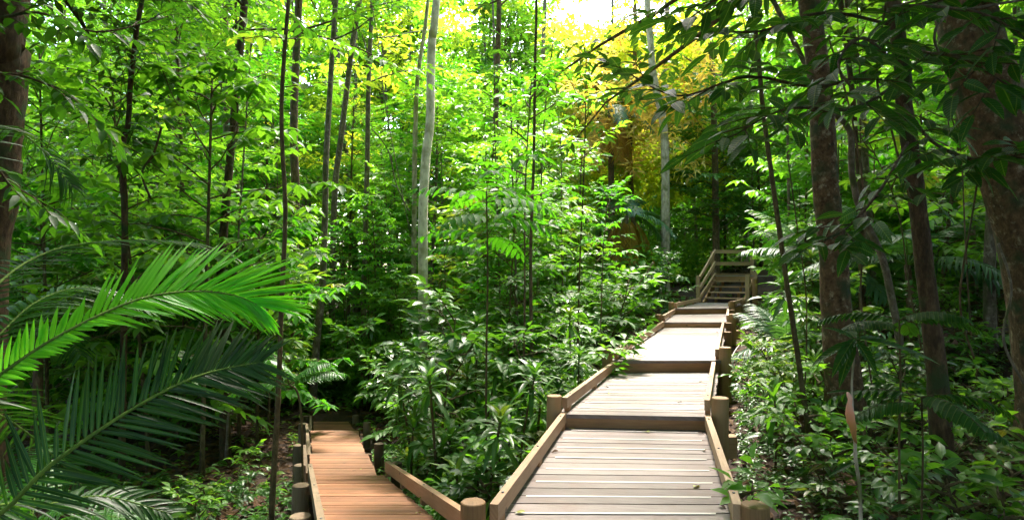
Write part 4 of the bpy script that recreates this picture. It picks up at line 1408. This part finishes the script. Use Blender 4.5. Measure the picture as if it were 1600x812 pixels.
def zone_of(x, y):
    px = 800 + x / max(y, .3) * F
    a, b = main_edges(min(y, 20.5))
    if y < 3:
        return "behind the viewer"
    if y < 21.5:
        la, lb = low_edges(min(y, 14.7))
        side = "left of the orange boardwalk" if x < la else ("between the boardwalks" if x < a else "right of the grey boardwalk")
        k = sum(y > q for q in (6.1, 8.75, 14.2))
        return side + ", by its " + ["nearest deck", "second deck", "third deck", "far decks"][k] if side[0] == 'r' else side + ", level with the " + ["nearest grey deck", "second grey deck", "third grey deck", "far grey decks"][k]
    side = "beyond the far left undergrowth" if px < 300 else ("beyond the orange boardwalk" if px < 620 else ("behind the white trunk" if px < 800 else ("behind the centre shrubs" if px < 1000 else ("behind the stairs" if px < 1250 else "on the far right slope"))))
    return side + ("" if y < 27 else ", deep in the wood")


TENS = {2: "twenty", 3: "thirty", 4: "forty", 5: "fifty", 6: "sixty"}
UN = ["", "first", "second", "third", "fourth", "fifth", "sixth", "seventh", "eighth", "ninth"]
zones = {}
for c, key, (x, y), s in placed:
    zones.setdefault((key, zone_of(x, y)), []).append((x / max(y, .3), c))
for (key, zn), lst in zones.items():
    lst.sort(key=lambda q: q[0])
    d, cat = DESC[key]
    for i, (_, c) in enumerate(lst):
        o_ = ORD[i] if i < 20 else TENS[(i + 1) // 10] + ("-" + UN[(i + 1) % 10] if (i + 1) % 10 else "th")
        which = "" if len(lst) == 1 else (", leftmost" if i == 0 else (", rightmost" if i == len(lst) - 1 else f", {o_} from left"))
        tag(c, f"{d} {zn}{which}", cat, f"{d}s of the forest")

# ------------------------------------------------------------------ the far wood, read as one mass
def many_leaves(name, C, R, per, lL, lW, mat, seed, flatn=.6, squash=.5, keep=1.0):
    """C centres, R radii: 'per' leaves through each clump's volume"""
    g = np.random.default_rng(seed)
    n = len(C)
    d = g.normal(0, 1, (n, per, 3)); d /= np.linalg.norm(d, axis=2)[..., None]
    rad = g.random((n, per, 1)) ** .45 * np.asarray(R)[:, None, None]
    pos = C[:, None] + d * rad * np.array([1, 1, squash])
    D = g.normal(0, 1, (n, per, 3)) * [1, 1, .45] + d * .6 + [0, 0, -.25]
    N = g.normal(0, flatn, (n, per, 3)) + [0, 0, 1]
    tint = np.clip(g.random((n, 1)) + g.normal(0, .12, (n, per)), 0, 1)
    B, D, N, tint = pos.reshape(-1, 3), D.reshape(-1, 3), N.reshape(-1, 3), tint.ravel()
    D /= np.linalg.norm(D, axis=1)[:, None]
    S = np.cross(D, N); S /= np.linalg.norm(S, axis=1)[:, None]
    N = np.cross(S, D)
    m = len(B)
    L = (lL * g.uniform(.6, 1.2, m))[:, None]; W = (lW * g.uniform(.7, 1.2, m))[:, None]
    V = np.stack([B, B + D * L * .45 - S * W + N * W * .3, B + D * L - N * L * .12, B + D * L * .45 + S * W + N * W * .3], 1).reshape(-1, 3)
    o4 = np.arange(m)[:, None] * 4
    T = np.stack([o4 + [0, 1, 2], o4 + [0, 2, 3]], 1).reshape(-1, 3)
    uv = np.tile(np.array([(0, 0), (.45, -1), (1, 0), (.45, 1)]), (m, 1))
    o = build(name, V, T, np.zeros((0, 4), int), mat, None, np.repeat(tint, 4), uv, False)
    tag(o, kind="stuff")
    return o


def far_wood():
    g = np.random.default_rng(17)

    def shell(n, y0, y1, p0, p1, zlo, zhi, zpow=1.0, skip=True):
        Y = np.sqrt(g.uniform(y0 ** 2, y1 ** 2, n)); px = g.uniform(p0, p1, n)
        X = (px - 800) / F * Y
        Z = gz(X, Y) + zlo + (zhi - zlo) * g.random(n) ** zpow
        C = np.stack([X, Y, Z], 1)
        lit = (px > 840) & (px < 1230) & (Y < 38) & (Z > 8 + (Y - 27) * 1.2)
        C = C[~lit] if skip else C
        px, Y, Z = (px[~lit], Y[~lit], Z[~lit]) if skip else (px, Y, Z)
        if skip:   # openings where the bright sky shows between the crowns
            D = Y * 1.0
            qx = px; qy = 430 - (Z - CZ) / D * F
            hole = np.zeros(len(px), bool)
            for cx, cy, rx, ry in ((895, 5, 75, 34), (105, 40, 60, 45), (790, 55, 26, 30), (160, 105, 24, 26), (225, 85, 16, 18), (72, 345, 12, 12), (1000, 20, 40, 22), (610, 190, 14, 20), (330, 150, 12, 16), (420, 120, 10, 14), (545, 170, 10, 20), (205, 160, 14, 12), (20, 330, 12, 18), (555, 320, 12, 16)):
                hole |= ((qx - cx) / rx) ** 2 + ((qy - cy) / ry) ** 2 < 1
            C = C[~hole]
        return C
    C = shell(2500, 30, 48, -350, 1950, 0, 17, 1.0)
    many_leaves("distant_foliage", C, g.uniform(.6, 1.5, len(C)), 46, .36, .10, M['leaf'], 1)
    C = shell(1000, 27, 44, -350, 1950, 1, 19, .8)
    many_leaves("distant_foliage", C, g.uniform(.6, 1.3, len(C)), 46, .34, .09, M['leaf_lime'], 2)
    C = np.concatenate([shell(1000, 29, 44, 60, 1500, 6, 20, .7), shell(170, 27, 34, 860, 1150, 4.5, 15, .9)])
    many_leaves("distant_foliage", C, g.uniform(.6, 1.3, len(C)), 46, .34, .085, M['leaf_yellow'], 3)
    n = 200
    Y = g.uniform(22.8, 29, n); px = g.uniform(890, 1110, n); qy = np.clip(g.normal(165, 60, n), 30, 260)
    C = np.stack([(px - 800) / F * Y, Y, CZ + (430 - qy) / F * Y], 1)
    n2 = 340
    Y2 = g.uniform(25.5, 30, n2); p2 = g.uniform(860, 1140, n2); q2 = g.uniform(30, 330, n2)
    C2 = np.stack([(p2 - 800) / F * Y2, Y2, CZ + (430 - q2) / F * Y2], 1)
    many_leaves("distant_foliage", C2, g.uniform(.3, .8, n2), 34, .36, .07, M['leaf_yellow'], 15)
    n3 = 80
    Y3 = g.uniform(22, 27, n3); p3 = g.uniform(120, 720, n3); q3 = g.uniform(40, 330, n3)
    C3 = np.stack([(p3 - 800) / F * Y3, Y3, CZ + (430 - q3) / F * Y3], 1)
    many_leaves("distant_foliage", C3, g.uniform(.3, .7, n3), 34, .30, .06, M['leaf_yellow'], 16)
    many_leaves("distant_foliage", C, g.uniform(.2, .6, n), 22, .40, .045, M['leaf_gold_sun_tint'], 13, squash=1.3)
    C = np.concatenate([shell(1300, 46, 70, -500, 2100, 0, 26, 1.0), shell(1500, 48, 72, -500, 2100, 0, 13, 1.0), shell(900, 44, 70, 880, 1350, 0, 14, 1.0, False)])
    many_leaves("distant_foliage", C, g.uniform(1.0, 2.4, len(C)), 46, .6, .17, M['leaf'], 4)
    # unseen clumps of the same wood, added beside and behind to block sky light
    n = 2600
    a = g.uniform(math.radians(28), math.radians(332), n); r = np.sqrt(g.uniform(13 ** 2, 26 ** 2, n))
    X, Y = np.sin(a) * r, np.cos(a) * r
    C = np.stack([X, Y, gz(X, Y) + g.uniform(0, 20, n)], 1)
    C = C[(Y < 9) | (np.abs(X) > Y * .95)]
    many_leaves("distant_foliage", C, g.uniform(1.0, 2.0, len(C)), 40, .5, .15, M['leaf'], 14)
    # low growth filling the floor of the wood
    C = np.concatenate([shell(900, 22, 40, -200, 1800, 0, 2.2, 1.2, False), shell(420, 16.5, 24, 380, 640, 0, 1.3, 1.2, False), shell(200, 19.5, 27, 880, 1110, 0, 2.0, 1.2, False)])
    C = C[[(clear(c[0], c[1], .8)) for c in C]]
    many_leaves("undergrowth", C, g.uniform(.4, .8, len(C)), 50, .26, .055, M['leaf'], 5)
    mb = MB(9)
    for i in range(150):
        y = g.uniform(24, 55); x = at(g.uniform(-100, 1700), y)
        if not clear(x, y, 1.5):
            continue
        z = float(gz(x, y)); r = g.uniform(.04, .16); h = g.uniform(8, 20); a, b = g.normal(0, .8, 2)
        mb.tube(curve([(x, y, z - .2), (x + a * .4, y, z + h * .4), (x + a, y + b, z + h)], 8), [r, r * .6], 7, cap=False)
    tag(mb.build("distant_trunks", M['bark_grey'], smooth=True), kind="stuff")


far_wood()


# ------------------------------------------------------------------ litter and ground cover
def litter():
    g = np.random.default_rng(5)
    n = 60000
    Y = np.sqrt(g.uniform(2.5 ** 2, 27 ** 2, n)); X = g.uniform(-.85, .85, n) * (Y + 1)
    ok = np.array([clear(x, y, .02) for x, y in zip(X, Y)])
    X, Y = X[ok], Y[ok]
    n = len(X)
    B = np.stack([X, Y, gz(X, Y) + g.uniform(.005, .035, n)], 1)
    a = g.uniform(0, 6.28, n)
    LV = Leaves(g)
    LV.B = B; LV.D = np.stack([np.cos(a), np.sin(a), g.normal(0, .25, n)], 1); LV.N = g.normal(0, .3, (n, 3)) + [0, 0, 1]
    LV.L = g.uniform(.06, .19, n); LV.W = LV.L * g.uniform(.18, .3, n); LV.dr = g.uniform(-.2, .3, n); LV.ti = g.random(n)
    tag(LV.build("leaf_litter", M['litter'], None, T_MID), kind="stuff")
    # sticks
    mb = MB(4)
    for i in range(150):
        y = math.sqrt(g.uniform(9, 200)); x = g.uniform(-.8, .8) * y
        if not clear(x, y, .1):
            continue
        a = g.uniform(0, 3.14); L = g.uniform(.3, 1.2)
        p = []
        for t in (-.5, -.1, .3, .5):
            xx, yy = x + math.cos(a) * L * t + g.normal(0, .03), y + math.sin(a) * L * t + g.normal(0, .03)
            p.append((xx, yy, float(gz(xx, yy)) + .03 + g.uniform(0, .06)))
        mb.tube(p, [g.uniform(.006, .014), .004], 5)
    tag(mb.build("twig_litter", M['bark_brown'], smooth=True), kind="stuff")
    # creeping cover: sprigs of small leaves
    for nm, seed, cnt, pr, yr, mt, lL in (("ground_cover", 6, 1500, (1150, 1620), (3.2, 9), 'leaf_gloss', .058), ("ground_cover", 7, 1300, (540, 900), (4.5, 11), 'leaf', .09),
                                          ("ground_cover", 8, 1500, (20, 1600), (8, 22), 'leaf', .13), ("ground_cover", 10, 500, (150, 480), (4.5, 9), 'leaf', .09)):
        g = np.random.default_rng(seed)
        LV = Leaves(g)
        for i in range(cnt):
            y = math.sqrt(g.uniform(yr[0] ** 2, yr[1] ** 2)); x = at(g.uniform(*pr), y)
            if not clear(x, y, .12):
                continue
            z = float(gz(x, y)); h = g.uniform(.04, .22); t0 = g.random()
            k = int(g.integers(5, 10))
            for j in range(k):
                az = j * 2.4 + g.uniform(0, 1); el = g.uniform(-.1, .6)
                LV.add(np.array([x, y, z + h * (.4 + .6 * j / k)]), (math.cos(az), math.sin(az), el), UPV + g.normal(0, .25, 3), lL * g.uniform(.6, 1.3), lL * .24, .25, t0 * .7 + .3 * g.random())
        tag(LV.build(nm, M[mt], None, T_MID), kind="stuff")


litter()


# ------------------------------------------------------------------ small things
def vine(pts, r, label, seed, mat='stem', name='vine'):
    mb = MB(seed); mb.tube(curve(pts, 40), r, 6, bump=.08)
    return tag(mb.build(name, M[mat], smooth=True), label, "vine")


def V3(px, py, Y):
    return tuple(P(px, py, Y))


vine([V3(1385, 0, 4.6), V3(1370, 120, 4.6), V3(1392, 200, 4.7), V3(1410, 270, 4.8), V3(1425, 320, 4.9)], .008, "dark vine crossing in front of the slender right trunk", 1)
vine([V3(1600, 0, 4.2), V3(1540, 10, 4.2), V3(1480, 25, 4.3), V3(1460, 60, 4.3), V3(1480, 110, 4.5)], .009, "pale branch like vine looping at the top right corner", 2, 'bark_grey')
vine([V3(1230, 240, 7), V3(1245, 350, 7), V3(1260, 470, 7), V3(1258, 600, 7)], .007, "thin straight vine beside the sturdy mottled trunk", 3)
vine([V3(965, 560 - 90, 17), V3(1000, 440, 17), V3(1020, 410, 16.5)], .02, "pale dead stalk leaning left of the far steps", 4, 'bark_pale', 'dead_stalk')
vine([V3(640, 360, 14), V3(618, 250, 14), V3(600, 150, 14), V3(590, 60, 14), V3(575, -20, 14)], .010, "thin grey vine hanging left of the white trunk", 5, 'bark_grey')
vine([V3(580, 200, 13), V3(606, 235, 13), V3(620, 290, 13), V3(640, 330, 13)], .012, "bare grey branch like vine slanting below the mottled grey trunk", 6, 'bark_grey')
vine([V3(1545, 180, 6), V3(1520, 330, 6), V3(1500, 470, 6.2), V3(1522, 560, 6.3)], .009, "brown vine hanging before the massive leaning trunk", 7, 'bark_brown')
vine([V3(1560, 380, 5.5), V3(1580, 450, 5.4), V3(1568, 530, 5.3), V3(1600, 600, 5.2)], .010, "pale curling vine at the right edge below the massive trunk", 8, 'bark_grey')
vine([V3(235, 310, 8), V3(222, 270, 8), V3(240, 240, 8), V3(252, 200, 8)], .014, "crooked dark vine beside the thin crooked trunk at upper left", 9, 'bark_dark')
vine([V3(1295, 60, 5.6), V3(1330, 180, 5.8), V3(1352, 330, 6.0), V3(1345, 460, 6.2), V3(1362, 600, 6.4)], .008, "slack brown vine hanging between the two dark right trunks", 11, 'bark_brown')
# pale cable from a post to the ground on the right
cb = [V3(1184, 522, 12.5), V3(1166, 528, 11.6), V3(1146, 552, 10.6), V3(1140, 580, 9.8), V3(1150, 606, 9.2), V3(1166, 628, 8.6), V3(1176, 640, 8.2)]
mb = MB(5); mb.tube(curve(cb, 40), .009, 6)
tag(mb.build("cable", M['wire'], smooth=True), "thin pale cable looping from the leaves down to the leaf litter", "cable")

# the withered pink bract on its thin stem, lower right, and the big leaved seedling above it
ROOT = empty("bract_sapling", tuple(P(1346, 830, 3.5)), label="thin stem sapling with big leaves and a withered pink bract", cat="sapling")
o = np.array(P(1346, 830, 3.5)); o[2] = gz(o[0], o[1]); ROOT.location = o
mb = MB(6)
mb.tube(curve([np.array([0, 0, -.05]), P(1344, 780, 3.5) - o, P(1337, 720, 3.5) - o, P(1336, 690, 3.5) - o, P(1332, 640, 3.5) - o, P(1331, 600, 3.5) - o, P(1334, 560, 3.5) - o, P(1335, 530, 3.5) - o], 40), [.010, .010, .008, .006, .005], 8, bump=.12)
mb.build('stem', M['bark_pale'], ROOT, smooth=True)
mb = MB(8)
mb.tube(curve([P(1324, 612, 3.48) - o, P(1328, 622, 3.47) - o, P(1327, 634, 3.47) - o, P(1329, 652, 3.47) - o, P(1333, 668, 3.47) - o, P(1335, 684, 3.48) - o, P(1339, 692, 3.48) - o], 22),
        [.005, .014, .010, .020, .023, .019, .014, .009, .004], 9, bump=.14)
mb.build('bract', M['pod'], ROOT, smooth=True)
LV = Leaves(np.random.default_rng(3))
for (bx, by), (tx, ty), dz in (((1335, 533), (1268, 558), -.1), ((1334, 530), (1290, 505), .05), ((1336, 528), (1300, 575), -.2), ((1336, 530), (1402, 522), .1), ((1337, 528), (1475, 548), .0),
                               ((1335, 527), (1322, 508), .2), ((1336, 530), (1372, 575), -.2), ((1334, 534), (1312, 590), -.25)):
    b, t = P(bx, by, 3.5), P(tx, ty, 3.5 + dz)
    LV.add(b - o, t - b, (0, -.35, 1), np.linalg.norm(t - b), .030, .10, .6)
for (bx, by), (tx, ty), dz in (((1337, 722), (1295, 735), -.1), ((1332, 612), (1290, 608), .0)):
    b, t = P(bx, by, 3.5), P(tx, ty, 3.5 + dz)
    LV.add(b - o, t - b, (0, -.35, 1), np.linalg.norm(t - b), .016, .10, .3)
LV.build('foliage', M['leaf_near'], ROOT, T_FINE)

# leaves lying on the decks
fl = [(560 / 3.404 + 730, 640 + 98 / 3.404, 0, .9, 'pale green'), (958 / 3.404 + 730, 640 + 112 / 3.404, 0, .95, 'light green'), (795 / 3.404 + 730, 640 + 88 / 3.404, 0, .35, 'round brown'),
      (1243 / 3.404 + 730, 640 + 122 / 3.404, 0, .15, 'curled brown'), (1263 / 3.404 + 730, 640 + 212 / 3.404, 0, .12, 'small brown'), (466 / 3.404 + 730, 640 + 218 / 3.404, 0, .1, 'reddish brown'),
      (1355 / 3.404 + 730, 640 + 510 / 3.404, 0, .0, 'dark narrow'), (1222 / 3.404 + 730, 640 + 402 / 3.404, 0, .9, 'pale yellowish'), (280 / 3.404 + 730, 640 + 538 / 3.404, 0, .85, 'dull green'),
      (951, 612.5, 1, .8, 'tiny yellow green'), (948, 604, 1, .1, 'tiny dark'), (1062, 627.5, 1, .05, 'thin dark'), (983, 558, 2, .6, 'curled olive'), (1121, 519, 2, .05, 'tiny black'), (1095, 595, 1, .1, 'short dark')]
where = ["on the nearest grey deck", "on the second grey deck", "on the third grey deck"]
spot = ["by the left end of the riser", "below the middle of the riser", "against the middle of the riser", "by the right end of the riser", "near the right rail", "near the left rail",
        "beside the right rail at the bottom", "right of centre", "at the left front corner", "left of centre", "near the left rail", "by the right rail", "at the front left corner", "at the far right", "at right of the far half"]
zd = [CZ - 1.44, CZ - 1.31, CZ - 1.15]
for i, (x, y, k, ti, ds) in enumerate(fl):
    c = U(x, y, zd[k] + .012)
    LV = Leaves(np.random.default_rng(i))
    a = i * 1.9
    L = .075 if ti > .3 else .06
    LV.add(np.array([-L / 2, 0, 0]) * 1, (1, .1, .12), (0, .2, 1), L, .017, .22, ti)
    q = LV.build("fallen_leaf", M['litter_g'] if ti > .3 else M['litter'], None, T_FINE)
    q.location = c; q.rotation_euler = (0, 0, a)
    tag(q, f"{ds} fallen leaf {where[k].replace('nearest grey', 'nearest').replace('second grey', 'second').replace('third grey', 'third')} {spot[i]}", "leaf", "leaves fallen on the boardwalks")
for i, (x, y, s_, ds, ti) in enumerate(((440 + 282 / 4.46, 630 + 745 / 4.46, 0, 'pale yellow fallen leaf by the left rail of the orange boardwalk', .9), (440 + 950 / 4.46, 630 + 768 / 4.46, 0, 'yellow fallen leaf near the right edge of the orange boardwalk', .8),
                                       (440 + 238 / 4.46, 630 + 575 / 4.46, 0, 'tiny white fallen leaf beside the left rail of the orange boardwalk', 1), (440 + 545 / 4.46, 630 + 462 / 4.46, 1, 'tiny pale fallen leaf on the second orange deck', 1))):
    A = LSETS[s_]
    # intersect with the deck plane
    nrm = np.cross(A[1] - A[0], A[2] - A[0]); d = ray(x, y)
    c = CAM + d * (((A[0] - CAM) @ nrm) / (d @ nrm)) + [0, 0, .012]
    LV = Leaves(np.random.default_rng(i + 50)); LV.add(np.array([-.025, 0, 0]), (1, .1, .1), (0, .2, 1), .06 if i < 2 else .03, .015, .2, ti)
    q = LV.build("fallen_leaf", M['litter_g'], None, T_FINE); q.location = c; q.rotation_euler = (0, 0, i)
    tag(q, ds, "leaf", "leaves fallen on the boardwalks")
